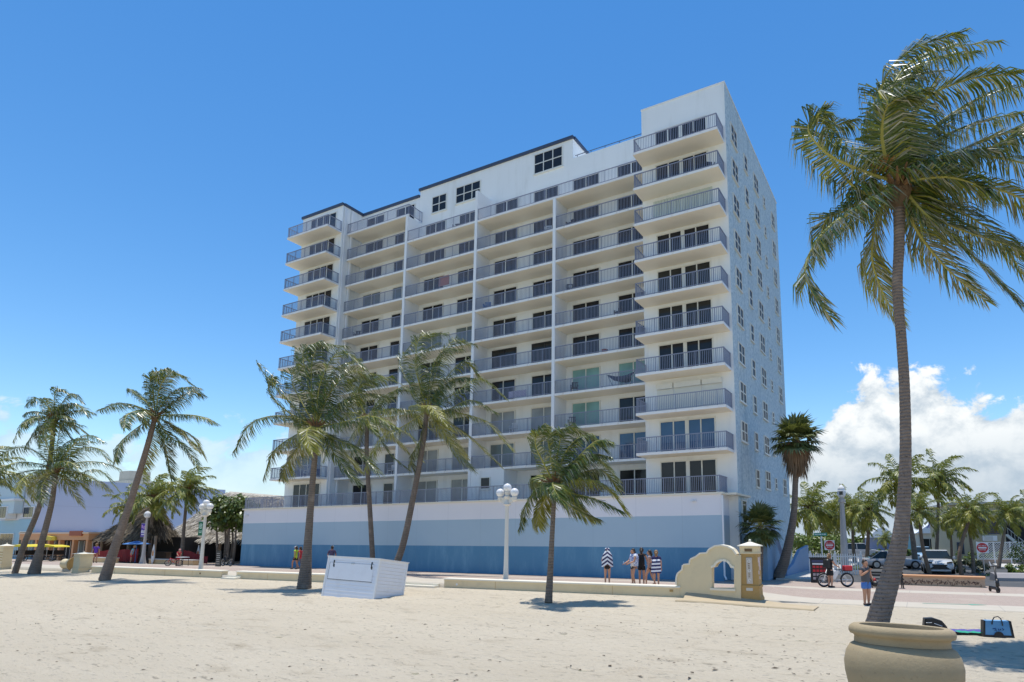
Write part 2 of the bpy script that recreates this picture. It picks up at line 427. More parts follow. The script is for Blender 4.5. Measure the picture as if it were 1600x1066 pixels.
def bark_mat(name, c0, c1, ring=9.0):
    m, t, p = newmat(name)
    tc = t.add('ShaderNodeTexCoord').outputs['Object']
    wv = t.add('ShaderNodeTexWave', wave_type='BANDS', bands_direction='Z', wave_profile='SIN')
    t.set(wv, 'Vector', tc); t.set(wv, 'Scale', ring/6.28*2); t.set(wv, 'Distortion', 3.0); t.set(wv, 'Detail', 3); t.set(wv, 'Detail Scale', 1.6)
    n = t.noise(tc, 7, 7, .72); sp = t.noise(tc, 16, 4, .6)
    c = t.mix(n, c0, c1)
    c = t.mix(t.math('MULTIPLY', t.smooth(wv.outputs['Fac'], .0, .35, 1, 0), .38), c, tuple(x*.4 for x in c0))
    c = t.mix(t.math('MULTIPLY', t.smooth(sp, .60, .68), .75), c, (.03, .025, .022))
    c = t.mix(t.math('MULTIPLY', t.smooth(t.noise(tc, 2.0, 4), .52, .75), .45), c, tuple(min(1, x*1.5) for x in c1))
    t.set(p, 'Base Color', c); t.set(p, 'Roughness', .9)
    b = t.add('ShaderNodeBump'); t.set(b, 'Strength', .8); t.set(b, 'Distance', .016)
    t.set(b, 'Height', t.math('ADD', wv.outputs['Fac'], t.math('MULTIPLY', n, .7))); t.set(p, 'Normal', b.outputs[0])
    return m
M['bark'] = bark_mat('coconut_bark', (.155, .115, .09), (.31, .24, .19), 11)
M['barkdark'] = bark_mat('dark_coconut_bark', (.12, .095, .075), (.27, .215, .17))
M['barkbrown'] = bark_mat('brown_palm_bark', (.17, .115, .08), (.27, .19, .13), 12)
def thatch_mat(name, c0, c1, c2):
    m, t, p = newmat(name)
    geo = t.add('ShaderNodeNewGeometry'); tc = t.add('ShaderNodeTexCoord').outputs['Object']
    n = t.noise(tc, 3.2, 6, .75)
    c = t.ramp(t.math('ADD', t.math('MULTIPLY', n, .6), t.math('MULTIPLY', geo.outputs['Random Per Island'], .4)), [(.32, c0), (.5, c1), (.66, c2)])
    t.set(p, 'Base Color', c); t.set(p, 'Roughness', .95)
    return m
M['thatch'] = thatch_mat('weathered_thatch', (.24, .20, .15), (.53, .47, .38), (.72, .66, .56))
M['thatchdark'] = thatch_mat('dark_thatch', (.05, .04, .028), (.13, .10, .065), (.26, .20, .13))
def pot_mat():
    m, t, p = newmat('weathered_cast_stone')
    tc = t.add('ShaderNodeTexCoord').outputs['Object']
    n = t.noise(tc, 2.2, 7, .7); f = t.noise(tc, 14, 6, .75)
    c = t.mix(n, (.30, .225, .125), (.44, .35, .215))
    c = t.mix(t.math('MULTIPLY', t.smooth(f, .58, .72), .55), c, (.15, .11, .065))
    c = t.mix(t.math('MULTIPLY', t.smooth(t.noise(tc, 1.1, 5, .7), .56, .72), .4), c, (.24, .175, .10))
    c = t.mix(t.math('MULTIPLY', t.smooth(t.noise(tc, 5.5, 3), .70, .76), .6), c, (.16, .11, .06))
    t.set(p, 'Base Color', c); t.set(p, 'Roughness', .88)
    b = t.add('ShaderNodeBump'); t.set(b, 'Strength', .55); t.set(b, 'Distance', .012); t.set(b, 'Height', t.noise(tc, 26, 6, .7)); t.set(p, 'Normal', b.outputs[0])
    return m
M['pot'] = pot_mat()
def cloth(name, c, rough=.8): return mat(name, c, rough, .12, 6, .3, 25)
def stripe_mat(name, ca, cb, freq, tilt=0., chevron=False):
    m, t, p = newmat(name)
    tc = t.add('ShaderNodeTexCoord').outputs['Object']
    sp = t.add('ShaderNodeSeparateXYZ'); t.set(sp, 0, tc)
    x = t.math('ABSOLUTE', sp.outputs[0]) if chevron else sp.outputs[0]
    s = t.math('ADD', sp.outputs[2], t.math('MULTIPLY', x, tilt))
    f = t.math('LESS_THAN', t.math('FRACT', t.math('MULTIPLY', s, freq)), .5)
    t.set(p, 'Base Color', t.mix(f, ca, cb)); t.set(p, 'Roughness', .85)
    return m
# ------------------------------------------------------------------ ground
def sheet(name, us, vs, zfun, m, skirt=0):
    """grid sheet in building-aligned coordinates (object rotated to the building's axes)"""
    v = []; f = []
    nu, nv = len(us), len(vs(us[0]))
    for u in us:
        for q in vs(u):
            v.append((u, q, zfun(u, q)))
    for i in range(nu-1):
        for j in range(nv-1):
            a = i*nv+j; f.append((a, a+nv, a+nv+1, a+1))
    if skirt:
        for i in range(nu-1):
            a, c = i*nv, (i+1)*nv; b = len(v)
            v += [(v[a][0], v[a][1], v[a][2]-skirt), (v[c][0], v[c][1], v[c][2]-skirt)]
            f.append((a, b, b+1, c))
    me = bpy.data.meshes.new(name); me.from_pydata(v, [], f); me.materials.append(m)
    me.polygons.foreach_set('use_smooth', [True]*len(f)); me.update()
    return structure(link(name, me, loc=(OX, OY, 0), rz=YAW))
def guv(u, v): p = b2w(u, v); return gz(p.x, p.y)
def lin(a, b, n): return [a+(b-a)*i/n for i in range(n+1)]
gb = MB(); gb.poly([(-3000, -400, -.06), (3000, -400, -.06), (3000, 5000, -.06), (-3000, 5000, -.06)])
structure(gb.build('ground', M['soil']))
# sand: finer grid near the camera, footprints and raked ridges as relief
def sand_z(u, v):
    p = b2w(u, v); z = .10*(1-ss(u, 1.5, 6))*ss(v-vf(u), -8, 0)
    d = math.hypot(p.x, p.y); k = 1/(1+(d/22)**2)
    t = v-vf(u)
    a = .035*noise.noise(Vector((u*.35, v*.5, 0)))+.022*noise.noise(Vector((u*1.1, v*1.5, 3)))
    if d < 30:
        a += .02*noise.noise(Vector((u*2.3+.7*v, v*3.1, 7)))
        h = noise.noise(Vector((u*2.4, v*3.6, 11))); h2 = noise.noise(Vector((u*5.0, v*6.5, 17)))
        a += -.10*max(0, h-.16)-.05*max(0, h2-.2)+.02*h2
        for t0, am in ((9.5, .06), (3.2, .035), (14.5, .05)):
            q = t+t0+.5*math.sin(u*.09+t0)+.05*u
            a += am*(.35*math.exp(-((abs(q-.85)-1.15)/.16)**2)-math.exp(-((abs(q-.85)-.85)/.17)**2))*(.8+.3*math.sin(u*14))
    edge = ss(-t, .25, 1.8)
    return z+a*edge*(.45+.55*k)+(.03*ss(-t, 1.0, .0) if u < 3.9 else .0)
def sv(u):
    e = vf(u)+(.12 if u < 4.2 else 1.15*ss(u, 4.2, 4.9)+.12); s = []; x = 0; 
    while x < 60:
        s.append(e-x); x += .12 if x < 24 else .3 if x < 34 else 1.5
    return list(reversed(s))
us = []; x = -62.
while x < 34: us.append(x); x += .45 if x < -34 else .2 if x < -18 or x > 16 else .11
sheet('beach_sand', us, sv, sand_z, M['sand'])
# dry seaweed scraps and twigs washed over the sand
sw_ = MB(); rs = random.Random(77)
for i in range(1500):
    X = rs.uniform(-26, 22); Y = 10.5+abs(rs.gauss(0, 1))*9; cl = noise.noise(Vector((X*.16, Y*.3, 5)))
    u, v = w2b(X, Y)
    if v > vf(u)-.6 or abs(X/Y) > .98 or cl < rs.uniform(-.25, .35): continue
    z = sand_z(u, v)+.012; a = rs.uniform(0, 6.28); l = rs.uniform(.015, .06)*(1.6 if rs.random() < .1 else 1); d = Vector((math.cos(a), math.sin(a), 0))*l; e = Vector((-d.y, d.x, 0))*rs.uniform(.15, .5)
    p = Vector((X, Y, z)); h_ = Vector((0, 0, rs.uniform(.004, .02)))
    sw_.poly([p-d, p-e+h_, p+d, p+e+h_*.5])
o = stuff(sw_.build('seaweed_scraps', mat('dry_seaweed', (.09, .06, .035), .9, .4, 3), fix=False)); tag(o, 'dark dry seaweed crumbs scattered over the sand', 'seaweed')
# broadwalk
bus = lin(-135, -44, 30)+lin(-43, 6, 70)+lin(6.5, 46, 30)
def bv(u):
    e = vf(u)+(0.06 if u < 4.2 else 1.15*ss(u, 4.2, 4.9)+.06)
    return [e+(1.2-e)*i/26 for i in range(27)]
sheet('broadwalk', bus, bv, lambda u, v: guv(u, v)+.012+(.0 if u < 4 else .02*0), M['pavers'], .35)
# side pavement, street and its far kerb
def flat(name, u0, u1, v0, v1, z, m, thick=0):
    b = MB()
    if thick: b.box(u0, u1, v0, v1, z-thick, z)
    else: b.poly([(u0, v0, z), (u1, v0, z), (u1, v1, z), (u0, v1, z)])
    return structure(b.build(name, m, loc=(OX, OY, 0), rz=YAW))
flat('street', 4.2, 15.5, 1.2, 160, .004, M['asphalt'])
flat('side_pavement', 1.8, 4.2, 1.2, 160, .10, M['kerb'], .15)
flat('far_pavement', 15.5, 17.5, 1.2, 160, .10, M['kerb'], .15)
flat('planting_bed', .1, 1.8, 1.2, 40, .03, M['soilbed'])
flat('parking_lane', 17.5, 60, 1.2, 160, .0, M['asphalt'])
flat('back_lane', -135, -46, 1.2, 60, -.01, M['kerb'])
# stone threshold mat in front of the entrance pillar
o = onG(1090, 941); o2 = onG(1250, 951)
u0, v0 = w2b(o.x, o.y); u1, v1 = w2b(o2.x, o2.y)
sheet('entrance_slab', lin(1.2, 6.2, 12), lambda u: lin(vf(u)-1.25, vf(u)+.05, 4), lambda u, v: guv(u, v)+.05-.02*ss(u, 4, 6), mat('sandy_stone_slab', (.50, .40, .26), .9, .18, 1.5, .4, 30), .08)
# opening between the two seat walls: two shallow steps
# ------------------------------------------------------------------ the apartment building
FL = 2.6; ZT = 5.082
def zk(k): return ZT+FL*k
A = empty('apartment_building', (OX, OY, 0), YAW, 'tall white and blue beachfront apartment block with balconies above a blue banded base wall', 'building')
VB = 2.35; FU = [-36.78, -29.05, -21.22, -13.62, -6.03]; VFN = .60
def wallpart(name, m, *boxes, mats=None):
    b = MB()
    for bx in boxes: b.box(*bx)
    return b.build(name, mats or m, A)
wallpart('wall', M['wall'], (FU[0]-.02, -29.3, VB, 17.0, ZT, 33.85), (-29.3, -13.0, VB+.002, 17.0, ZT, 34.45), (-13.0, FU[4]+.02, VB+.004, 17.0, ZT, 32.72))
wallpart('wall', M['wall'], (-42.5, FU[0], 0, 17.1, ZT, 33.9))
# right tower: white front, rough blue side
tw = MB(); tw.mat(0); tw.box(FU[4], 0, 0, 17.23, 0.0, 32.86)
for i, f in enumerate(tw.f):
    n = (Vector(tw.v[f[1]])-Vector(tw.v[f[0]])).cross(Vector(tw.v[f[2]])-Vector(tw.v[f[1]]))
    if n.x > .5 * n.length: tw.m[i] = 1
tw.build('wall', [M['wall'], M['stucco']], A)
lb = wallpart('roof_edge', M['white'], (FU[4]-.04, .04, -.04, 17.27, 32.86, 32.95))
# podium
pb_ = MB(); pb_.box(-45.85, -.58, -1.608, 16.9, 0, 5.08)
pb_.build('podium', M['podium'], A)
cap = MB(); cap.box(-45.97, -.46, -1.73, -1.2, 5.08, 5.2); cap.box(-45.85, -.58, -1.2, .0, 5.081, 5.19); cap.box(-.58, .20, -1.2, 2.4, 5.05, 5.17)
cap.box(-45.97, -45.2, -1.2, 16.9, 5.08, 5.2)
cap.build('podium_cap', M['creamtop'], A)
drain = MB(); drain.tube([(-.52, -1.66, 5.0), (-.52, -1.66, .35), (-.40, -1.72, .12)], .055, 8); drain.build('drainpipe', M['fin'], A)
dp = MB(); dp.box(-36.72, -36.55, .9, 1.1, 5.3, 33.7); dp.box(-36.72, -36.62, .15, .3, 5.3, 33.7); dp.build('drainpipe', M['fin'], A)
for i in range(1, 4):
    top = {1: zk(10), 2: 31.3, 3: zk(9)}[i]
    b = MB(); b.box(FU[i]-.13, FU[i]+.13, VFN-.04, VB+.05, ZT+.1, top); b.build('dividing_fin', M['fin'], A)
# dark roof edging
tr = MB()
def edge(u0, u1, v, z): tr.box(u0, u1, v-.14, v+.12, z, z+.24)
edge(-42.6, FU[0]+.05, 0, 33.90); edge(FU[0]+.05, -29.35, VB, 33.85); edge(-29.4, -12.95, VB, 34.45)
tr.box(FU[0]-.10, FU[0]+.14, .12, VB, 33.9, 34.14); tr.box(-13.1, -12.86, VB+.12, 15, 34.45, 34.69); tr.box(-29.42, -29.2, VB+.12, 15, 33.9, 34.69)
tr.build('roof_trim', M['trim'], A)
for (u0, u1, nm) in ((-12.8, -6.2, 'roof_handrail'),):
    b = MB(); b.box(u0, u1, VB+.02, VB+.06, 32.90, 32.94)
    for i in range(6): uu = u0+.2+(u1-u0-.4)*i/5; b.box(uu-.02, uu+.02, VB+.02, VB+.05, 32.72, 32.90)
    b.build(nm, M['trim'], A)
# penthouse windows
def window_mesh(w, h, cols, rows, name='window', fr=.07):
    b = MB(); b.box(-w/2, w/2, -.06, .03, 0, fr); b.box(-w/2, w/2, -.06, .03, h-fr, h)
    for i in range(cols+1):
        x = -w/2+(w-fr)*i/cols; b.box(x, x+fr, -.058, .03, fr, h-fr)
    for j in range(1, rows):
        z = h*j/rows; b.box(-w/2+.01, w/2-.01, -.05, .02, z-.035, z+.035)
    b.box(-w/2-.06, w/2+.06, -.10, .02, -.07, -.004)
    return b.mesh(name+'_frame', M['frame'])
def pane_mesh(w, h, m, name='glass_pane'):
    b = MB(); b.box(-w/2+.03, w/2-.03, -.02, .0, .03, h-.03); return b.mesh(name, m)
def window(w, h, cols, rows, loc, rz=0, m='glass', meshes=None, label=None):
    fr, pn = meshes or (window_mesh(w, h, cols, rows), pane_mesh(w, h, M[m]))
    o = link('window', fr, A, loc, rz); link('glass_pane', pn, o)
    return o
window(2.75, 1.78, 3, 2, (-15.3, VB-.02, 32.35)); window(2.75, 1.60, 3, 2, (-23.6, VB-.02, 31.95)); window(1.72, 1.60, 2, 2, (-26.9, VB-.02, 31.8))
# ---- balcony slabs and railings
def slab_mesh(u0, u1, v0, v1):
    b = MB(); b.mat(1); b.box(u0, u1, v0, v1, .0, .17)
    b.m[0] = 0
    return b.mesh('balcony_slab', [M['soffit'], M['slab']], fix=False)
def rail_bars(b, p, q, z0, z1, gap=.118, w=.016, posts=1.3):
    """straight run of balusters between plan points p and q"""
    p, q = Vector((*p, 0)), Vector((*q, 0)); d = q-p; L = d.length; ang = math.atan2(d.y, d.x)
    T = Matrix.Translation(p) @ Matrix.Rotation(ang, 4, 'Z')
    b.box(0, L, -.03, .03, z1-.05, z1, T); b.box(0, L, -.02, .02, z0+.06, z0+.10, T)
    n = max(1, int(L/gap))
    for i in range(n+1):
        x = L*i/n; big = (i % max(1, int(posts/gap)) == 0) or i == n; ww = .024 if big else w*.75
        b.box(max(0, x-ww), min(L, x+ww), -.012 if not big else -.022, .012 if not big else .022, z0 if big else z0+.10, z1-.05, T)
def rail_mesh(path, h=1.0):
    b = MB()
    for p, q in zip(path, path[1:]): rail_bars(b, p, q, 0, h)
    return b.mesh('balcony_railing', M['rail'])
# right tower and left tower balconies
sR = slab_mesh(-6.03, -.13, -1.608, -.0); rR = rail_mesh([(-5.97, -.02), (-5.97, -1.55), (-.19, -1.55), (-.19, -.02)])
sL = slab_mesh(-42.5, -36.78, -1.608, -.0); rL = rail_mesh([(-42.44, -.02), (-42.44, -1.55), (-36.84, -1.55), (-36.84, -.02)])
for k in range(1, 10): link('balcony_slab', sR, A, (0, 0, zk(k))); link('balcony_railing', rR, A, (0, 0, zk(k)+.17))
for k in range(1, 11): link('balcony_slab', sL, A, (0, 0, zk(k))); link('balcony_railing', rL, A, (0, 0, zk(k)+.17))
bw = FU[2]-FU[1]
bay_s = [slab_mesh(.0, FU[i+1]-FU[i]-.26, 0, VB-VFN) for i in range(4)]
bay_r = [rail_mesh([(0.0, .05), (FU[i+1]-FU[i]-.26, .05)]) for i in range(4)]
for i in range(4):
    for k in range(1, 11 if i == 0 else 10):
        link('balcony_slab', bay_s[i], A, (FU[i]+.13, VFN, zk(k)))
        if not (k == (10 if i == 0 else 9) and i != 1): link('balcony_railing', bay_r[i], A, (FU[i]+.13, VFN, zk(k)+.17))
# top terraces: continuous slab noses and railings over the fins
b = MB(); b.box(FU[0]+.02, FU[1]+.16, VFN-.02, VFN+.1, zk(10)+.02, zk(10)+.172); b.build('terrace_edge', M['white'], A); b = MB(); b.box(FU[2]+.13, FU[4], VFN-.02, VFN+.1, zk(9)+.02, zk(9)+.172); b.build('terrace_edge', M['white'], A)
b = MB(); rail_bars(b, (FU[0]+.02, VFN+.05), (FU[1]+.1, VFN+.05), 0, 1.0); rail_bars(b, (FU[1]+.1, VFN+.05), (FU[1]+.1, VB), 0, 1.0); b.build('terrace_railing', M['rail'], A, loc=(0, 0, zk(10)+.17))
b = MB(); rail_bars(b, (FU[2]+.14, VFN+.05), (FU[4], VFN+.05), 0, 1.0); b.build('terrace_railing', M['rail'], A, loc=(0, 0, zk(9)+.17))
b = MB(); b.prism([(VFN-.03, zk(9)+.1), (VB-.02, zk(9)+.1), (VB-.02, 30.2), (VFN-.03, 31.25)], FU[2]-.12, FU[2]+.12, plane='yz'); b.build('dividing_fin', M['fin'], A)
b = MB(); rail_bars(b, (-45.75, 4), (-45.75, -1.62), 0, 1.02); rail_bars(b, (-45.75, -1.62), (-.66, -1.62), 0, 1.02); rail_bars(b, (-.66, -1.62), (-.66, 2.2), 0, 1.02)
b.build('terrace_railing', M['rail'], A, loc=(0, 0, 5.2))
# little utility room on the first terrace with a barred window
b = MB(); b.box(FU[2]+.14, FU[2]+3.3, VFN, VB-.01, 5.19, zk(1)); b.build('utility_room', M['wall'], A)
window(.95, .95, 1, 1, (FU[2]+1.6, VFN-.02, 6.2))
# ---- doors
def door(name, w, h, n, loc, gm, parent=A, midpost=False, frm='frame', cache={}):
    key = (name, w, h, n, gm, frm)
    if key not in cache:
        b = MB(); f = .075
        b.box(-w/2, w/2, -.07, .02, h-f, h); b.box(-w/2, w/2, -.07, .02, 0, .05)
        for i in range(n+1):
            x = -w/2+(w-f)*i/n; ex = .09 if (midpost and i == n//2) else 0
            b.box(x-ex, x+f+ex, -.068, .02, .05, h-f)
        fm = b.mesh(name, M[frm])
        g = MB(); g.box(-w/2+.03, w/2-.03, -.03, -.01, .04, h-.03)
        cache[key] = (fm, g.mesh('glass_pane', M[gm]))
    fm, gm_ = cache[key]
    o = link(name, fm, parent, loc); link('glass_pane', gm_, o); return o
rr = random.Random(3)
for k in range(0, 11):
    z = zk(k)+(.17 if k else .12)
    if k < 10:
        g = {0: 'glass', 1: 'glassblue', 3: 'glass', 4: 'glass2', 5: 'glass2'}.get(k, 'glass')
        if k == 2:
            b = MB()
            for (a0, a1) in ((-5.15, -4.0), (-3.93, -2.1), (-2.03, -.75)):
                b.box(a0, a1, -.05, -.003, z, z+1.75); b.box(a0, a1, -.24, -.003, z+1.75, z+2.1)
                for q in range(16): b.box(a0+.03, a1-.03, -.062, -.05, z+.06+q*.105, z+.10+q*.105)
            b.build('roller_shutter', M['frame'], A)
        elif k == 7:
            b = MB()
            for q in range(40): b.box(-5.2+q*.105, -5.11+q*.105, -.05-.03*(q % 2), -.002, z, z+2.15)
            b.build('accordion_shutter', mat('pale_green_shutter', (.60, .66, .60), .6), A)
        else: door('patio_door', 3.75, 2.22, 4, (-3.13, -.01, z), g, midpost=True)
    door('patio_door', 3.65, 2.22, 4, (-39.4, -.01, z), 'glassblue' if k in (1, 2) else 'glass')
    for i in range(4):
        if k == 10 and i: continue
        u0 = FU[i]
        g = rr.choice(['glass', 'glass', 'glass', 'glass', 'glass', 'glass2', 'curtain2', 'glass', 'glass', 'blind', 'glass'] if k < 8 else ['glass'])
        frm = 'frame'
        if i == 3 and k == 2: g = 'curtain'
        elif i == 3 and k == 3: g = 'curtain'
        elif i == 3 and k == 1: g = 'glassblue'
        elif i == 2 and k == 4: frm = 'black'; g = 'glass2'
        elif i == 2 and k == 5: g = 'glass2'
        elif k == 1 and i == 2: g = 'curtain2'
        if not (i == 2 and k == 0): door('sliding_door', 2.4, 2.14, 2, (u0+1.85, VB-.01, z), g, frm=frm)
        door('sliding_door', 2.4, 2.14, 2, (u0+5.75, VB-.01, z), 'glass' if g == 'curtain' and k == 2 else g, frm=frm)
# ---- windows of the rough blue side wall
wm = {}
for key, (w_, h_, c_, r_) in {'a': (1.55, 1.35, 2, 2), 'b': (.95, 1.25, 1, 2), 'c': (1.55, 1.35, 2, 2), 'd': (.65, .85, 1, 2), 'e': (1.3, 1.3, 2, 2)}.items():
    wm[key] = (window_mesh(w_, h_, c_, r_), pane_mesh(w_, h_, M['sidepane']))
for k in range(0, 10):
    for key, vv in (('a', 2.0), ('b', 5.3), ('c', 8.6), ('d', 11.5), ('e', 15.0)):
        if k == 0 and key in 'a': continue
        z = zk(k)+.93+(.25 if key == 'd' else 0)-(.1 if key == 'b' else 0)
        window(0, 0, 0, 0, (.02, vv, z), math.pi/2, meshes=wm[key])
# ground floor: side door, steps with railing, notice, low windows
door('service_door', 1.1, 2.1, 1, (-.0, .0, 0), 'glass2')
sdo = [o for o in kids(A) if o.name.startswith('service_door')][0]; sdo.location = (.02, 1.2, 2.75); sdo.rotation_euler = (0, 0, math.pi/2)
st = MB()
for i in range(13): st.box(.05, 1.55, 2.0+i*.30, 2.32+i*.30, 0, 2.7-i*.205)
st.box(.05, 1.55, .3, 2.0, 0, 2.72)
st.build('stair', mat('blue_painted_stair', (.22, .36, .50), .7, .1, 2), A)
b = MB()
for uu in (1.5,):
    pts = [(uu, .35, 3.7), (uu, 2.0, 3.7), (uu, 5.9, 1.02)]
    b.tube(pts, .028, 6); b.tube([(uu, .35, 2.85), (uu, 2.0, 2.85), (uu, 5.9, .2)], .02, 6)
    for i in range(40):
        v_ = .35+5.55*i/39; zt = 3.7 if v_ < 2 else 3.7-(v_-2)*2.68/3.9
        b.tube([(uu, v_, zt-.85), (uu, v_, zt)], .012, 4)
b.build('stair_railing', M['rail'], A)
window(1.5, 1.1, 2, 1, (.03, 8.2, 1.55), math.pi/2); window(.9, 1.4, 1, 2, (.03, 14.8, 1.3), math.pi/2)
# security cameras on the base wall
for (uu, vv, zz) in ((-2.2, -1.62, 4.72), (-45.2, -1.62, 4.6)):
    b = MB(); b.box(uu-.08, uu+.08, vv-.06, vv+.01, zz-.06, zz+.08); b.lathe([(.085, -.09), (.085, 0), (.07, .02)], 10, (uu-.14, vv-.2, zz)); b.box(uu-.14, uu-.02, vv-.2, vv-.05, zz, zz+.02)
    b.build('security_camera', M['white'], A)
# ------------------------------------------------------------------ vegetation
WIND = Vector((.93, .18, -.02))
G_ = Vector((0, 0, -1))
def catmull(P, n):
    P = [Vector(p) for p in P]; Q = [P[0]*2-P[1]]+P+[P[-1]*2-P[-2]]; out = []
    S = len(P)-1
    for i in range(n+1):
        x = S*i/n; k = min(S-1, int(x)); t = x-k
        a, b, c, d = Q[k], Q[k+1], Q[k+2], Q[k+3]
        out.append(.5*((2*b)+(c-a)*t+(2*a-5*b+4*c-d)*t*t+(3*b-a-3*c+d)*t**3))
    return out
def frond(b, P, ll, n, rg, wind=1., lw=.05, pale=0., bend=1., rw=.035, mats=(0, 1)):
    """feather leaf: midrib along P and two rows of narrow folded leaflets dragged by wind and weight"""
    C = catmull(P, 14); N = len(C)-1
    b.mat(mats[1]); b.tube(C, [rw*(1-.85*i/N) for i in range(N+1)], 4, False)
    rv = Vector((rg.uniform(-.3, .3), rg.uniform(-.3, .3), 1))
    for i in range(n):
        t = .10+.90*(i+rg.random()*.6)/n
        if t > .995: continue
        x = t*N; k = min(N-1, int(x)); p = C[k].lerp(C[k+1], x-k)
        T = (C[min(N, k+1)]-C[max(0, k-1)]).normalized()
        bn = T.cross(rv)
        if bn.length < .15: bn = T.cross(Vector((0, 1, .2)))
        bn.normalize(); nn = bn.cross(T).normalized()
        prof = (.45+.55*math.sin(math.pi*min(1, t*1.25+.12))) if t < .62 else max(.36, 1.03-(t-.55)/.45*.62)
        for s in (-1, 1):
            if rg.random() < .05: continue
            al = R(20+40*t+rg.uniform(-11, 11))
            d = (bn*(s*math.cos(al))+T*math.sin(al)+nn*rg.uniform(-.05, .28)).normalized()
            L = ll*prof*rg.uniform(.8, 1.12); W_ = WIND-T*(max(0, WIND.dot(T))*.85)
            d1 = (d+G_*.30*bend+W_*.22*wind).normalized()
            d2 = (d*.7+G_*(.95*bend)+W_*(.75*wind)+Vector((rg.uniform(-.15, .15), rg.uniform(-.15, .15), rg.uniform(-.2, .2)))).normalized()
            m = p+d1*(L*.5); e = m+d2*(L*.5)
            w = d1.cross(nn if abs(d1.dot(nn)) < .9 else T).normalized()
            tw = rg.uniform(-.7, .7); w = (w*math.cos(tw)+nn*math.sin(tw))*(lw*.5)
            q = len(b.v); r0 = rg.random(); b.mat(2 if r0 < pale else 3 if r0 < pale+.16 else mats[0])  # silvery and yellow leaflets scattered in as coloured highlights and sunlit tone
            b.v += [tuple(p-w*.5), tuple(p+w*.5), tuple(m+w), tuple(m-w), tuple(e)]
            b.face(q, q+1, q+2, q+3); b.face(q+3, q+2, q+4)
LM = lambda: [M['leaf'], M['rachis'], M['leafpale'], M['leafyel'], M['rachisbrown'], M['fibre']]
def crown_paths(L, n, rg, wind=1., low=-42):
    out = []
    for i in range(n):
        f = (i+.5)/n; el_ = R(84-(84-low)*f**.85+rg.uniform(-7, 7)); az_ = i*2.39996+rg.uniform(-.25, .25)
        d = Vector((math.cos(az_)*math.cos(el_), math.sin(az_)*math.cos(el_), math.sin(el_))); p = Vector((0, 0, 0)); P = [p.copy()]
        l = L*rg.uniform(.82, 1.08)*(1 if f < .8 else .9)
        for k in range(6):
            p = p+d*(l/6); P.append(p.copy()); t = (k+1)/6
            d = (d+G_*(.30*t+.08)+WIND*(.30*wind*t)).normalized()
        out.append((P, f))
    return out
def crown_core(b, r, rg):
    b.mat(5)
    b.lathe([(r*.75, -r*2.2), (r*1.25, -r*.8), (r*1.5, .0), (r*1.0, r*1.1), (.02, r*2)], 10)
    b.mat(4)
    for i in range(16):
        a = i*2.4; d = Vector((math.cos(a), math.sin(a), rg.uniform(.1, 1.1))).normalized()
        b.tube([d*r*.6, d*r*2.2+Vector((0, 0, .1*r)), d*r*3.6+Vector((0, 0, .2*r))], [r*.34, r*.22, r*.1], 5, True)
    for i in range(40):
        a = rg.uniform(0, 6.28); q = Vector((math.cos(a)*r*1.3, math.sin(a)*r*1.3, rg.uniform(-r, r)))
        e = q+Vector((math.cos(a)*r*.9, math.sin(a)*r*.9, -rg.uniform(.5, 2)*r)); wv = Vector((-math.sin(a), math.cos(a), 0))*r*.14
        k = len(b.v); b.v += [tuple(q-wv), tuple(q+wv), tuple(e)]; b.face(k, k+1, k+2)
def trunk(b, pts, rad, n=12, rings=True, gap=.085):
    """tapered leaning stem with ring scars"""
    C = catmull(pts, 24); ls = [0.]
    for p, q in zip(C, C[1:]): ls.append(ls[-1]+(q-p).length)
    m = max(8, int(ls[-1]/gap)) if rings else 24; out = []; rr_ = []
    for i in range(m+1):
        s = ls[-1]*i/m; k = max(j for j in range(len(ls)) if ls[j] <= s+1e-6); k = min(k, len(C)-2)
        t = (s-ls[k])/max(1e-6, ls[k+1]-ls[k]); p = C[k].lerp(C[k+1], t)
        x = i/m*(len(rad)-1); j = min(len(rad)-2, int(x)); r = rad[j]*(1-(x-j))+rad[j+1]*(x-j)
        out.append(p); rr_.append(r*(1+((.02 if i % 2 else -.012)+.004*math.sin(i*1.7))*(1 if rings else 0)))
    b.tube(out, rr_, n)
def palm(name, label, base, tpts, rad, ll=.9, fronds=None, n=20, L=3., seed=1, wind=1., nl=34, lw=.06, bark='bark', group=None, low=-42, pale=.12, shared=None, scale=1, parts=False, core=.16, yel=.25, bend=1.):
    """base: world point; tpts: world points up the stem (last one = crown centre)"""
    rg = random.Random(seed)
    root = empty(name, base, 0, label, 'palm tree', group)
    b = MB(); loc = [Vector(p)-Vector(base) for p in tpts]
    trunk(b, loc, rad, 12 if nl > 40 else 8, nl > 25); b.build('trunk', M[bark], root, smooth=True)
    c = loc[-1]
    if shared is not None:
        o = link('crown', shared, root, c, rg.uniform(-.5, .5)); o.scale = (scale,)*3; return root
    if fronds: paths = [([Vector(p)-Vector(tpts[-1]) for p in P], .5+.5*min(1, max(0, -(P[-1].z-tpts[-1].z)/3))) for P in fronds]
    else: paths = crown_paths(L, n, rg, wind, low)
    b = MB(); first = True
    for P, f in paths:
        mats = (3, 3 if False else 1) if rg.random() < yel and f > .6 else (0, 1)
        if parts:
            b = MB()
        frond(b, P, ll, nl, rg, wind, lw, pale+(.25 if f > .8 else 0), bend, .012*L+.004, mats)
        if parts: b.build('frond', LM(), root, loc=c, fix=False)
    if parts: b = MB()
    crown_core(b, core, rg)
    b.build('crown_heart' if parts else 'crown', LM(), root, loc=c, fix=False)
    return root
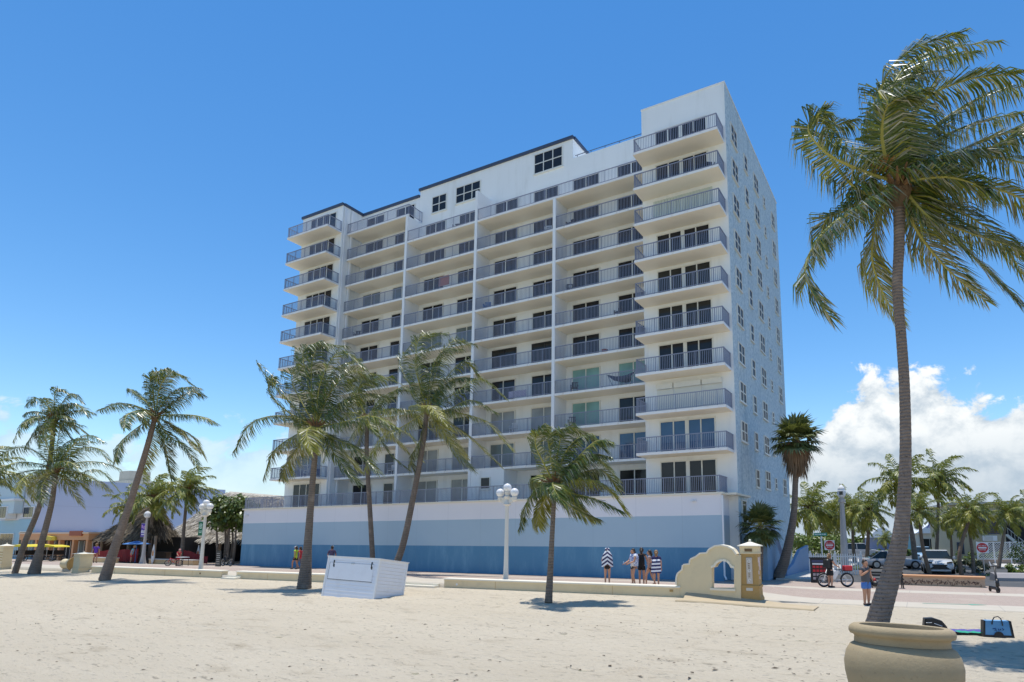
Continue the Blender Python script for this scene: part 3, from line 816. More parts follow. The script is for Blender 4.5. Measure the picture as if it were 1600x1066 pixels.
# ---- the big coconut palm behind the stone pot
Yp = 15.5
def fp(lst, dy=0, Y=Yp, c=(1404, 285)):
    P = [at(c[0], c[1], Y)]; n = len(lst)
    for i, (x, y) in enumerate(lst): P.append(at(x, y, Y+dy*((i+1)/n)))
    return P
big = [fp(l, dy) for l, dy in [
    ([(1350, 268), (1292, 240), (1262, 200), (1290, 172)], -.6), ([(1345, 300), (1290, 235), (1285, 205), (1330, 190)], .8),
    ([(1350, 318), (1285, 365), (1258, 430), (1298, 497)], -.8), ([(1375, 330), (1362, 390), (1372, 440), (1402, 500)], 1.2),
    ([(1365, 300), (1318, 330), (1290, 345), (1275, 400)], 1.6),
    ([(1440, 330), (1490, 372), (1545, 425), (1592, 472)], -1.0), ([(1430, 320), (1480, 350), (1540, 372), (1600, 390)], .9),
    ([(1430, 280), (1480, 276), (1520, 286), (1545, 300)], -1.8), ([(1445, 268), (1530, 222), (1600, 205), (1680, 225)], -.4),
    ([(1430, 240), (1470, 190), (1540, 150), (1625, 128)], .5), ([(1410, 230), (1440, 160), (1510, 125), (1590, 116)], -.9),
    ([(1394, 220), (1388, 150), (1440, 85), (1562, 64)], .3), ([(1390, 220), (1376, 140), (1420, 80), (1500, 52)], -1.2),
    ([(1398, 210), (1400, 130), (1450, 95), (1520, 82)], 1.5), ([(1440, 300), (1530, 290), (1600, 312), (1670, 350)], .2),
    ([(1420, 250), (1470, 215), (1530, 190), (1600, 175)], 1.8), ([(1450, 255), (1540, 245), (1620, 262), (1690, 300)], 1.2),
    ([(1445, 312), (1500, 330), (1560, 372), (1600, 430)], 1.6), ([(1388, 240), (1385, 190), (1400, 130), (1470, 110)], .9),
    ([(1425, 345), (1450, 385), (1490, 430), (1540, 470)], 1.2), ([(1385, 250), (1378, 200), (1392, 160), (1450, 140)], -1.6),
    ([(1432, 262), (1490, 240), (1560, 225), (1640, 160)], -1.4)]]
bp = at(1362, 992, Yp); bp.z = gz(bp.x, bp.y)
T = [bp, at(1376, 955, Yp), at(1392, 900, Yp), at(1406, 845, Yp), at(1413, 770, Yp), at(1415, 690, Yp), at(1413, 600, Yp), at(1408, 525, Yp), at(1402, 448, Yp), at(1405, 380, Yp), at(1404, 300, Yp)]
m_ = pxm(1400, 600, Yp)
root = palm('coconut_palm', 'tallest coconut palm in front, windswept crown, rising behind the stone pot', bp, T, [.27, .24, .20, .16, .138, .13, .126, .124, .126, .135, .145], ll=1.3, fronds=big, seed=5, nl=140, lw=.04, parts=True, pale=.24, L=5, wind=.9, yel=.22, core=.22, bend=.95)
fl = MB(); rg = random.Random(4)
for i in range(26):
    d = Vector((rg.uniform(-1, .6), rg.uniform(-1, .6), rg.uniform(.1, 1.2))).normalized()
    fl.tube([d*.05, d*.25+Vector((0, 0, .04)), d*.42], [.022, .018, .008], 5)
fl.build('flower_cluster', mat('orange_palm_flower', (.42, .19, .05), .7, .3, 9), root, loc=at(1381, 268, Yp-.25)-bp)
# ---- mid-distance windswept coconut palms, fronds read from their sweep
def midpalm(label, base_px, trunk_px, crown, Y, wpx, lists, seed, ll, bark='barkdark', nl=112, extra=4, lw=.04, wind=1.15, group='coconut palms along the seat walls', bz=None, pale=.15):
    if bz is None: bz = onG(*base_px); Y = bz.y
    pts = [bz]+[at(x, y, Y) for x, y in trunk_px]+[at(crown[0], crown[1], Y)]
    mm = pxm(crown[0], crown[1], Y); rg = random.Random(seed)
    fr = [fp(l, rg.uniform(-1.3, 1.3), Y, crown) for l in lists]
    Lm = max((f[-1]-f[0]).length for f in fr)
    for P, f in crown_paths(Lm*.8, extra, rg, wind): fr.append([p+pts[-1] for p in P])
    rad = [w_/mm/2*.92 for w_ in wpx]
    return palm('coconut_palm', label, bz, pts, rad, ll=ll*1.28, fronds=fr, seed=seed, nl=nl, lw=lw, bark=bark, group=group, L=3, wind=wind, pale=pale, core=.17, bend=1.12, yel=.45)
midpalm('coconut palm left of the white storage box, one long frond drooping far left', (475, 920), [(481, 850), (487, 770), (493, 700)], (494, 668), 31, (23, 13, 10.5, 9, 8), [
    [(455, 632), (425, 600), (402, 570)], [(445, 640), (420, 612), (425, 590)], [(445, 650), (395, 660), (364, 708)], [(462, 680), (428, 705), (412, 745)], [(475, 690), (452, 720), (440, 745)],
    [(486, 600), (495, 545), (540, 540)], [(500, 600), (530, 550), (570, 575)], [(480, 590), (474, 550), (500, 532)], [(515, 615), (550, 580), (585, 600)], [(530, 640), (570, 600), (612, 588)],
    [(535, 660), (580, 650), (620, 668)], [(520, 685), (555, 700), (592, 740)], [(510, 690), (530, 720), (560, 755)], [(505, 620), (520, 580), (560, 560)], [(472, 630), (455, 590), (470, 560)]], 11, .95)
midpalm('slender coconut palm standing just behind the white storage box', (583, 893), [(581, 850), (577, 780), (573, 710)], (574, 655), 34, (8.5, 8, 7.5, 7, 6.5), [
    [(560, 610), (580, 585), (628, 600)], [(595, 630), (630, 605), (660, 640)], [(545, 645), (520, 680), (505, 720)], [(605, 665), (640, 680), (660, 720)], [(555, 615), (545, 600), (560, 585)],
    [(590, 680), (610, 710), (640, 735)], [(560, 690), (545, 720), (550, 750)], [(605, 640), (640, 645), (672, 670)]], 12, .85, nl=112)
midpalm('coconut palm leaning right behind the white storage box, tallest of the middle three', (613, 897), [(630, 850), (645, 780), (660, 700)], (667, 642), 33, (12, 10.5, 9.5, 8.5, 8), [
    [(652, 580), (655, 530), (700, 520)], [(680, 585), (705, 535), (742, 538)], [(690, 600), (725, 565), (748, 590)], [(640, 600), (626, 565), (650, 528)], [(620, 642), (575, 648), (545, 690)], [(632, 665), (595, 685), (570, 735)],
    [(710, 615), (750, 592), (790, 622)], [(715, 645), (760, 660), (800, 702)], [(700, 660), (742, 690), (782, 728)], [(690, 670), (715, 710), (740, 735)], [(655, 690), (642, 715), (648, 742)], [(700, 640), (735, 625), (775, 645)],
    [(655, 600), (650, 560), (685, 535)], [(672, 590), (690, 550), (722, 545)]], 13, 1.0)
midpalm('short coconut palm right of the triple globe lamp, fronds blown to the right', (857, 942), [(860, 890), (863, 830), (866, 775)], (867, 756), 25, (13, 10, 8.5, 7.5, 7), [
    [(850, 725), (836, 690), (850, 665)], [(872, 705), (885, 668), (925, 682)], [(885, 705), (915, 680), (948, 705)], [(898, 730), (930, 715), (962, 745)], [(905, 750), (945, 760), (980, 802)], [(890, 770), (930, 780), (972, 800)],
    [(842, 762), (822, 788), (812, 824)], [(852, 778), (842, 800), (840, 822)], [(900, 718), (930, 690), (952, 690)], [(885, 785), (905, 800), (935, 812)], [(860, 710), (858, 680), (885, 668)], [(900, 742), (940, 735), (968, 765)]], 14, .75, bark='barkdark', nl=116, lw=.036)
midpalm('leaning coconut palm in front of the thatched hut', (163, 907), [(178, 860), (202, 790), (228, 705)], (243, 650), 37, (17, 12, 10, 8.5, 7.5), [
    [(212, 634), (185, 631), (154, 641)], [(215, 668), (190, 690), (180, 722)], [(240, 605), (252, 578), (290, 588)], [(250, 605), (270, 582), (302, 602)], [(268, 632), (298, 612), (318, 618)], [(275, 648), (310, 650), (338, 662)],
    [(270, 665), (300, 682), (320, 716)], [(255, 685), (262, 715), (268, 748)], [(228, 628), (212, 615), (204, 608)], [(236, 690), (228, 715), (222, 735)], [(262, 680), (290, 700), (310, 732)], [(238, 610), (236, 590), (262, 575)]], 15, .8, bark='bark', nl=116)
midpalm('left palm of the leaning pair at the far left, with the higher crown', (23, 896), [(40, 845), (62, 790), (78, 720)], (85, 655), 45, (9, 8, 7, 6.5, 6), [
    [(60, 650), (38, 660), (20, 690)], [(70, 630), (55, 622), (42, 632)], [(85, 620), (92, 608), (115, 620)], [(105, 635), (125, 635), (138, 650)], [(65, 665), (50, 680), (40, 700)], [(100, 625), (112, 615), (128, 628)]], 16, .8, nl=70, extra=12)
midpalm('right palm of the leaning pair at the far left, with the lower wide crown', (53, 897), [(66, 845), (80, 790), (85, 755)], (87, 735), 44, (18, 9.5, 8.5, 7.5, 7), [
    [(55, 705), (25, 700), (2, 712)], [(50, 735), (20, 745), (0, 755)], [(60, 745), (40, 755), (52, 780)], [(120, 705), (150, 700), (172, 722)], [(120, 740), (155, 735), (188, 770)], [(105, 750), (125, 755), (138, 770)], [(90, 690), (100, 660), (130, 665)], [(75, 695), (68, 675), (80, 655)], [(110, 700), (135, 680), (160, 690)]], 17, .9, nl=74, extra=12)
# shared crowns for the smaller palms further away
def shared_crown(seed, n, L, ll, nl, lw, wind, low, core, pale=.1, yel=.3):
    rg = random.Random(seed); b = MB()
    for P, f in crown_paths(L, n, rg, wind, low):
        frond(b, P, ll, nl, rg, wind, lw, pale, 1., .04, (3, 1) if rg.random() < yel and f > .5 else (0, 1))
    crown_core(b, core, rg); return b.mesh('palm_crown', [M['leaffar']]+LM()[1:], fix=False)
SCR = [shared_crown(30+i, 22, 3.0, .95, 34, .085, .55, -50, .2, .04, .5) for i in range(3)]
def farpalm(label, base_px, mid_px, crown, Y, frpx, tw, i, group, bark='barkdark', name='coconut_palm'):
    d = at(base_px[0], base_px[1], Y); bz = Vector((d.x, d.y, gz(d.x, d.y)-.05))
    mm = pxm(crown[0], crown[1], Y)
    pts = [bz]+[at(x, y, Y) for x, y in mid_px]+[at(crown[0], crown[1], Y)]
    return palm(name, label, bz, pts, [tw*.5/mm, tw*.38/mm, tw*.33/mm], seed=60+i, nl=20, shared=SCR[i % 3], scale=frpx*1.1/mm/3.0, bark=bark, group=group)
gl = 'small palms around the thatched hut'
farpalm('small palm left of the purple banner post, in front of the thatch', (234, 872), [(236, 830)], (239, 778), 62, 50, 6, 0, gl)
farpalm('small palm with yellowing fronds near the green banner, in front of the thatch', (284, 872), [(287, 830)], (293, 766), 60, 50, 6, 1, gl)
farpalm('low palm beside the lilac wall behind the leaning palm', (205, 872), [(204, 830)], (203, 792), 66, 38, 5, 2, gl)
farpalm('palm at the left frame edge with fronds reaching in', (-30, 900), [(-28, 820)], (-28, 742), 44, 62, 9, 1, gl)
gr = 'palms along the side street'
for i, (lb_, bx, md, cr, Y, fr, tw) in enumerate([
    ('bushy palm beside the blue side wall, right of the skirted palm', (1262, 895), (1264, 850), (1266, 793), 62, 52, 6),
    ('palm behind the street name sign', (1292, 890), (1291, 860), (1292, 806), 66, 44, 6),
    ('palm just right of the lantern post, thin dark trunk', (1336, 885), (1333, 850), (1331, 795), 62, 40, 6),
    ('palm standing behind the man with the phone', (1354, 885), (1356, 850), (1358, 796), 58, 42, 7),
    ('tall palm whose crown shows left and right of the big trunk', (1432, 898), (1424, 830), (1405, 752), 52, 58, 9),
    ('straight palm between the white cars with coconuts in its crown', (1462, 888), (1465, 830), (1467, 748), 56, 50, 6),
    ('leaning palm in front of the white car', (1453, 901), (1441, 850), (1436, 798), 44, 36, 7),
    ('short palm left of the beige house corner', (1488, 900), (1487, 860), (1484, 812), 52, 34, 5),
    ('palm with wide crown in front of the beige house', (1503, 904), (1500, 860), (1519, 798), 43, 42, 7),
    ('palm with bright green crown beside the beige house wall', (1522, 904), (1519, 860), (1512, 815), 45, 33, 6),
    ('palm over the dark stairway of the beige house', (1560, 890), (1566, 850), (1574, 802), 52, 40, 6),
    ('palm at the right frame edge', (1618, 890), (1614, 850), (1610, 800), 54, 36, 6),
    ('far small date palm between the trunks', (1384, 875), (1384, 860), (1383, 842), 95, 17, 4),
    ('distant palm near the white pavilion', (1352, 870), (1350, 850), (1349, 822), 90, 22, 4),
    ('thin palm behind the lantern post', (1312, 880), (1316, 840), (1318, 806), 80, 34, 4)]):
    farpalm(lb_, bx, [md], cr, Y, fr, tw, i, gr, bark='barkbrown' if i in (3, 6, 7, 8) else 'barkdark')
# ---- fan palms: tall one with a skirt of dead leaves, short one by the stairs
def fan_leaf(b, p, d, r, rg, mi, droop=.5, nseg=20, lw=1.):
    """round leaf of stiff rays on a stalk"""
    q = p+d*r*.9; b.mat(1); b.tube([p, p+d*r*.5+Vector((0, 0, .02)), q], [.022, .016, .010], 4, False)
    side = d.cross(Vector((0, 0, 1)));
    if side.length < .1: side = Vector((1, 0, 0))
    side.normalize(); nn = side.cross(d).normalized()
    for i in range(nseg):
        a = R(-125+250*i/(nseg-1)+rg.uniform(-4, 4)); e = (d*math.cos(a)+side*math.sin(a)).normalized()
        L = r*(.95-.25*abs(math.sin(a/2)))*rg.uniform(.85, 1.1)
        m1 = q+e*L*.55+nn*.06*r; e2 = (e+G_*droop*rg.uniform(.6, 1.5)+WIND*.25).normalized(); m2 = m1+e2*L*.5
        w_ = e.cross(nn).normalized()*(r*.075*lw); k = len(b.v); b.mat(mi)
        b.v += [tuple(q), tuple(m1-w_), tuple(m1+w_), tuple(m2)]; b.face(k, k+1, k+2); b.face(k+1, k+3, k+2)
def fanpalm(label, base, pts, rad, r, n, skirt, seed, bark='barkdark', low=-35):
    rg = random.Random(seed); root = empty('fan_palm', base, 0, label, 'palm tree')
    b = MB(); loc = [Vector(p)-Vector(base) for p in pts]; trunk(b, loc, rad, 10, True, .2); b.build('trunk', M[bark], root, smooth=True)
    b = MB(); c = loc[-1]
    for i in range(n):
        f = (i+.5)/n; e_ = R(85-(85-low)*f+rg.uniform(-8, 8)); a = i*2.4+rg.uniform(-.3, .3)
        fan_leaf(b, Vector((0, 0, 0)), Vector((math.cos(a)*math.cos(e_), math.sin(a)*math.cos(e_), math.sin(e_)+.05)).normalized(), r*rg.uniform(.85, 1.1), rg, 0, .25+.5*f)
    b.build('crown', [M['leaffan'], M['rachis']], root, loc=c, fix=False)
    if skirt:
        b = MB(); b.lathe([(rad[-1]*1.1, -skirt), (r*.62, -skirt*.55), (r*.80, -.45*r), (r*.2, .05)], 12)
        for i in range(520):
            a = rg.uniform(0, 6.283); z = -rg.uniform(0, .75)*skirt; rr_ = r*(.88 if z > -skirt*.45 else .68)*rg.uniform(.7, 1.1)
            p = Vector((math.cos(a)*rr_*.8, math.sin(a)*rr_*.8, z)); e = Vector((math.cos(a)*rr_*rg.uniform(.7, 1.25), math.sin(a)*rr_*rg.uniform(.7, 1.25), z-rg.uniform(.25, .5)*skirt))
            w_ = Vector((-math.sin(a), math.cos(a), 0))*r*.05; k = len(b.v)
            b.v += [tuple(p-w_), tuple(p+w_), tuple(e)]; b.face(k, k+1, k+2)
        b.build('dead_leaf_skirt', M['deadfan'], root, loc=c, fix=False)
    return root
Ys = 38.5; d = at(1215, 905, Ys); bz = Vector((d.x, d.y, 0.0)); mm = pxm(1240, 750, Ys)
fanpalm('tall fan palm with a brown skirt of dead leaves beside the blue side wall', bz, [bz, at(1228, 868, Ys), at(1240, 805, Ys), at(1243, 740, Ys), at(1244, 690, Ys)], [9/mm, 6.5/mm, 4.8/mm, 4.2/mm, 4/mm], 27/mm, 46, 56/mm, 21, 'barkdark')
Ym = 36.5; d = at(1187, 905, Ym); bz = Vector((d.x, d.y, 0.0)); mm = pxm(1187, 815, Ym)
fanpalm('short fan palm in front of the blue stair by the rough wall', bz, [bz, at(1189, 870, Ym), at(1188, 822, Ym)], [4/mm, 3.5/mm, 3.5/mm], 23/mm, 44, 0, 22, 'barkdark', -75)
# ---- broadleaf shrubs and trees
def leafcloud(b, blobs, n, size, rg, mi=0):
    tot = sum(r**2 for c, r in blobs)
    for c, r in blobs:
        for i in range(int(n*r*r/tot)):
            d = Vector((rg.gauss(0, 1), rg.gauss(0, 1), rg.gauss(0, 1)))
            d = d.normalized()*(r*rg.uniform(.45, 1.08)); p = Vector(c)+Vector((d.x, d.y, d.z*.85))
            u_ = Vector((rg.gauss(0, 1), rg.gauss(0, 1), rg.gauss(0, .6))).normalized(); nrm = (d.normalized()*.6+Vector((rg.gauss(0, .5), rg.gauss(0, .5), rg.uniform(0, .9)))).normalized()
            a = u_.cross(nrm).normalized()*size*rg.uniform(.6, 1.2); c2 = nrm.cross(a).normalized()*size*rg.uniform(.4, .7)
            k = len(b.v); b.mat(mi); b.v += [tuple(p-a), tuple(p-c2), tuple(p+a), tuple(p+c2)]; b.face(k, k+1, k+2, k+3)
def shrub(name, label, cat, base, blobs, n, size, seed, m='leafhedge', stems=None, group=None):
    rg = random.Random(seed); root = empty(name, base, 0, label, cat, group)
    b = MB(); leafcloud(b, blobs, n, size, rg); b.build('foliage' if not stems else 'crown', M[m], root, fix=False)
    b = MB()
    for (x, y, z, r) in (stems or [(bl[0][0]*.6, bl[0][1]*.6, bl[0][2]*.8, .03) for bl in blobs[:5]]):
        b.tube([(x*.75, y*.75, -.05), (x*.9+.1, y, z*.5), (x, y, z)], [r*1.3, r, r*.7], 6)
    b.build('trunk' if stems else 'stem', M['barkdark'], root, smooth=True)
    return root
Y = 60.; bz = at(362, 880, Y); bz.z = 0; mm = pxm(362, 820, Y); rg = random.Random(9)
bl = [((rg.uniform(-1.7, 2.3), rg.uniform(-1.5, 1.5), rg.uniform(3.7, 6.3)), rg.uniform(.7, 1.1)) for i in range(30)]
shrub('sea_grape_tree', 'dense round-leaved tree left of the blue base wall, above dark stems', 'tree', bz, bl, 4600, .22, 9, 'leafgreen', [(rg.uniform(-1.3, 2.0), rg.uniform(-1, 1), 4.0, .09) for i in range(8)])
def hedge(label, x0, x1, ytop, Y, n, size, seed, m='leafhedge', depth=1.2, name='hedge', cat='hedge', group=None):
    rg = random.Random(seed); c = at((x0+x1)/2, 880, Y); base = Vector((c.x, c.y, 0)); a = at(x0, ytop, Y); e = at(x1, ytop, Y); h = a.z
    wd_ = (e.x-a.x); bl = []
    for i in range(max(4, int(wd_/.55))):
        t = (i+.5)/max(4, int(wd_/.55)); x = -wd_/2+wd_*t
        for j in range(3): bl.append(((x+rg.uniform(-.3, .3), rg.uniform(-.5, .5)*depth, h*(.22+.30*j)+rg.uniform(-.1, .1)), max(.25, h*.23)*rg.uniform(.8, 1.25)))
    return shrub(name, label, cat, base, bl, n, size, seed, m, group=group)
hedge('bright green hedge behind the white picket railing', 1243, 1312, 836, 58, 2600, .13, 41)
hedge('dark clipped shrubs at the foot of the leaning palms by the planter', 1482, 1537, 874, 46, 1100, .13, 42, 'leafdark', name='shrub', cat='shrub')
hedge('long dark green hedge far behind the parked cars', 1330, 1480, 858, 88, 2200, .2, 48)
hedge('green hedge behind the white lattice fence', 1500, 1600, 862, 63, 900, .14, 49)
hedge('round green shrub between the cars', 1411, 1428, 879, 62, 350, .12, 43, name='shrub', cat='shrub')
hedge('green shrub at the right edge behind the long kerb', 1575, 1625, 886, 44, 900, .11, 44, name='shrub', cat='shrub')
hedge('low grassy shrub behind the kick scooter', 1536, 1552, 902, 42, 220, .10, 45, name='shrub', cat='shrub')
hedge('pale green shrub above the fence at the right edge', 1586, 1625, 846, 52, 600, .12, 46, name='shrub', cat='shrub')
hedge('green shrub under the lantern post', 1328, 1345, 888, 50, 300, .10, 47, name='shrub', cat='shrub')
# far-off tree belt that closes the street
def belt(x0, x1, y0, Y, n, seed, size=.6):
    rg = random.Random(seed); b = MB(); bl = []
    for i in range(46):
        x = x0+(x1-x0)*(i+rg.random())/46; p = at(x, y0+rg.uniform(-6, 10), Y+rg.uniform(-8, 8))
        bl.append(((p.x, p.y, p.z*.55), max(1.4, p.z*.55)))
    leafcloud(b, bl, n, size, rg); return b
o = stuff(belt(1225, 1620, 836, 135, 7000, 51).build('distant_trees', M['leafhedge'], fix=False)); tag(o, 'low far-off belt of trees closing the side street', 'trees')
o = stuff(belt(-60, 70, 838, 150, 1800, 52).build('distant_trees', M['leafhedge'], fix=False)); tag(o, 'far-off trees beyond the hotel at the left', 'trees')
# ------------------------------------------------------------------ seat walls, entrance gate, pillars
def uvz(px, py, v): u, z = onV(px, py, v); return u, z
def seatwall(label, xl, yl, xr, yr, endl=False, seed=0):
    a = onG(xl, yl); c = onG(xr, yr); ua = w2b(a.x, a.y)[0]; uc = w2b(c.x, c.y)[0]
    va = vf(ua); p = b2w(ua, va); q = b2w(uc, vf(uc)); L = (q-p).length; ang = math.atan2(q.y-p.y, q.x-p.x)
    root = empty('seat_wall', (p.x, p.y, 0), ang, label, 'low wall', 'low cream seat walls between sand and broadwalk')
    b = MB(); b.box(0, L, .03, .43, -.1, .505)
    n = max(1, int(L/2.55))
    b.build('wall_face', M['cream'], root)
    j = MB()
    for i in range(1, n): j.box(L*i/n-.006, L*i/n+.006, .024, .031, .0, .50)
    if n > 1: j.build('joint', M['ochre'], root)
    b = MB(); b.bev(-.03, L+.03, -.02, .48, .505, .585, .025); b.build('coping', M['creamtop'], root)
    return root, L
swc, Lc = seatwall('long cream seat wall running right from the beach opening to the arched gate', 677, 921, 1062, 935)
b = MB(); b.lathe([(.055, 0), (.055, .01), (.02, .02)], 12, (0, 0, 0), Matrix.Translation((.75, .03, .30)) @ Matrix.Rotation(math.pi/2, 4, 'X')); b.build('wall_light', M['white'], swc)
b = MB(); b.box(Lc-.42, Lc-.28, .01, .029, .34, .43); b.build('wall_plate', M['ochre'], swc)
seatwall('cream seat wall behind the white storage box', 357, 906, 512, 913)
sA, LA = seatwall('cream seat wall at the left in front of the thatched hut', 130, 895, 333, 905)
b = MB(); b.lathe([(.055, 0), (.055, .01), (.02, .02)], 12, (0, 0, 0), Matrix.Translation((LA-2.0, .03, .36)) @ Matrix.Rotation(math.pi/2, 4, 'X')); b.build('wall_light', M['bronze'], sA)
# steps in the openings
for (xa, xb) in ((640, 676), (333, 356)):
    a = onG(xa, 916 if xa > 500 else 906); c = onG(xb, 920 if xa > 500 else 907); ua, uc = w2b(a.x, a.y)[0], w2b(c.x, c.y)[0]
    b = MB(); v0 = vf((ua+uc)/2)
    b.box(ua-1.2 if xa > 500 else ua, uc, v0-.02, v0+.4, -.1, .305); b.box(ua-1.2 if xa > 500 else ua, uc, v0-.35, v0-.02, -.1, .21)
    o = b.build('beach_steps', M['creamtop'], loc=(OX, OY, 0), rz=YAW); structure(o)
# arched gate wall
vg = vf(2.0)
def gp(lst): return [uvz(x/5+920, y/5+740, vg) for x, y in lst]
out = gp([(690, 985), (690, 870), (690, 815), (700, 785), (735, 755), (740, 718), (792, 712), (797, 675), (840, 655), (872, 630), (925, 626), (945, 596), (985, 573), (1030, 567), (1080, 576), (1120, 598), (1148, 636), (1188, 636), (1188, 1010)])
hol = gp([(960, 895), (960, 738), (985, 730), (1000, 705), (1020, 690), (1045, 684), (1075, 690), (1096, 710), (1108, 735), (1135, 742), (1135, 895)])
gate = empty('gate_wall', b2w(2.0, vg), YAW, 'cream stepped wall with arched opening beside the entrance pillar', 'gate wall')
T0 = Matrix.Translation((-2.0, 0, 0))
b = MB(); b.prism(out, 0, .34, hol, 'xz', T0); b.build('wall_face', M['cream'], gate)
def ribbon(b, pts, w, d0, d1, closed=False, M_=None):
    n = len(pts)
    for i in range(n if closed else n-1):
        p, q = Vector((*pts[i], 0)), Vector((*pts[(i+1) % n], 0)); t = (q-p).normalized(); nn = Vector((-t.y, t.x, 0))*w
        b.prism([(p.x-t.x*.01, p.y-t.y*.01), (q.x+t.x*.01, q.y+t.y*.01), (q.x+nn.x, q.y+nn.y), (p.x+nn.x, p.y+nn.y)], d0+.0007*i, d1+.0007*i, None, 'xz', M_)
b = MB(); ribbon(b, out[1:-2], .06, -.05, .40, M_=T0); b.build('coping', M['creamtop'], gate)
b = MB(); ribbon(b, hol[1:-1], .085, -.045, .385, M_=T0); b.box(hol[0][0]-2.05, hol[-1][0]-1.95, -.07, .41, hol[0][1]-.08, hol[0][1]+.0); b.build('arch_trim', M['creamtop'], gate)
# entrance pillar
def pillar(name, label, px, py, wpx, hpx, big=True, rot=0.05):
    p = onG(px, py); s = 1/pxm(px, py, p.y); W = wpx*s*.83; Hh = hpx*s
    root = empty(name, p, YAW+rot, label, 'pillar'); w2 = W/2; k = Hh
    m = 'ochre' if big else 'cream'
    b = MB()
    b.prism([(-w2*1.12, -.1), (-w2*1.10, .02*k), (-w2*.96, .07*k), (-w2*.92, .20*k), (w2*.92, .20*k), (w2*.96, .07*k), (w2*1.10, .02*k), (w2*1.12, -.1)], -w2*.95, w2*.95)
    b.box(-w2*1.0, w2*1.0, -w2, w2, .20*k, .235*k); b.box(-w2*.88, w2*.88, -w2*.88, w2*.88, .235*k, .76*k)
    b.build('shaft', M[m], root)
    b = MB(); b.box(-w2*.98, w2*.98, -w2*.98, w2*.98, .76*k, .78*k); b.box(-w2*.9, w2*.9, -w2*.9, w2*.9, .78*k, .885*k)
    b.build('capital', M['cream'], root)
    b = MB(); e = w2*1.12
    b.box(-e, e, -e, e, .885*k, .90*k)
    b.v += [(-e*.96, -e*.96, .90*k), (e*.96, -e*.96, .90*k), (e*.96, e*.96, .90*k), (-e*.96, e*.96, .90*k)]
    q = len(b.v)-4; pr = .07*w2
    b.v += [(-e*.45, -e*.45, .935*k), (e*.45, -e*.45, .935*k), (e*.45, e*.45, .935*k), (-e*.45, e*.45, .935*k), (-pr, -pr, .965*k), (pr, -pr, .965*k), (pr, pr, .965*k), (-pr, pr, .965*k)]
    for l in (0, 4):
        for i in range(4): j = (i+1) % 4; b.face(q+l+i, q+l+j, q+l+4+j, q+l+4+i)
    b.face(q+8, q+9, q+10, q+11)
    b.build('cap', M['creamtop'], root, fix=True)
    b = MB(); b.ball((0, 0, .985*k), .022*k*(1 if big else 1.1), 12); b.build('finial', M['creamtop'], root, smooth=True)
    return root, W, Hh
pl, W, Hh = pillar('entrance_pillar', 'ochre stone pillar with pointed cap and pale vertical plaque beside the arched wall', 1175, 939, 37, 92)
f0 = -W/2*.88
b = MB(); b.bev(-.105, .125, f0-.045, f0+.01, .265*Hh, .70*Hh, .02); b.build('plaque', M['plaque'], pl)
b = MB()
for zz, s in ((.60, 1), (.57, .8), (.54, 1), (.51, .9), (.44, .8), (.41, 1), (.38, .7)):
    b.box(-.012, .032*s, f0-.052, f0-.04, zz*Hh-.012, zz*Hh+.016); b.box(-.03, -.016, f0-.052, f0-.04, zz*Hh-.016, zz*Hh+.008)
b.build('plaque_lettering', M['bronze'], pl)
b = MB()
for zz in (.64, .48, .32): b.tube([(.01+.05*math.cos(a*.785), f0-.05, zz*Hh+.05*math.sin(a*.785)) for a in range(9 if zz > .4 else 7)], .011, 5)
b.build('plaque_emblem', M['white'], pl)
for zz, ww, mm_ in ((.825, .15, 'bronze'), (.175, .13, 'steel')):
    b = MB(); y_ = -W/2*(.9 if zz > .5 else .95); b.box(-ww, ww*.9, y_-.015, y_+.02, zz*Hh-.06, zz*Hh+.05); b.build('name_plate', M[mm_], pl)
b = MB(); x_ = W/2*.88
for (yy, zz, r) in ((-.2, .66, .12), (-.05, .6, .14), (.05, .52, .1), (-.18, .45, .09), (.1, .68, .08), (-.02, .36, .07)): b.box(x_-.01, x_+.004+.001*r*10, yy-r, yy+r, zz*Hh-r*.8, zz*Hh+r*.8)
b.build('sticker_patch', mat('faded_stickers', (.72, .58, .55), .7, .35, 9), pl)
pillar('broadwalk_pillar', 'small cream pillar with ball finial at the left end of the seat wall', 128, 894, 24, 33, False)
p5, W5, H5 = pillar('broadwalk_pillar', 'cream pillar at the left frame edge with a grid of square holes', 6, 889, 17, 41, False)
b = MB()
for i in range(5):
    for j in range(4): b.box(-W5*.36+i*W5*.18-.035, -W5*.36+i*W5*.18+.035, -W5/2*.885-.006, -W5/2*.885+.004, H5*(.36+.1*j)-.05, H5*(.36+.1*j)+.03)
b.build('hole', M['ochre'], p5)
# fallen concrete drum beside the small pillar
p = onG(108, 893); s = 1/pxm(108, 893, p.y)
root = empty('concrete_planter', p+Vector((0, 0, 0)), YAW+.2, 'tan concrete planter lying on its side left of the small pillar', 'planter')
b = MB(); Mx = Matrix.Translation((0, 0, .36)) @ Matrix.Rotation(math.pi/2, 4, 'Y')
b.lathe([(.30, -.55), (.36, -.5), (.33, -.40), (.34, -.1), (.46, .35), (.48, .42)], 20, (0, 0, 0), Mx); b.build('body', M['cream'], root, smooth=True, angle=40)
b = MB(); b.lathe([(.50, .40), (.52, .46), (.50, .52), (.40, .52), (.36, .46)], 20, (0, 0, 0), Mx); b.build('rim', M['ochre'], root, smooth=True, angle=40)
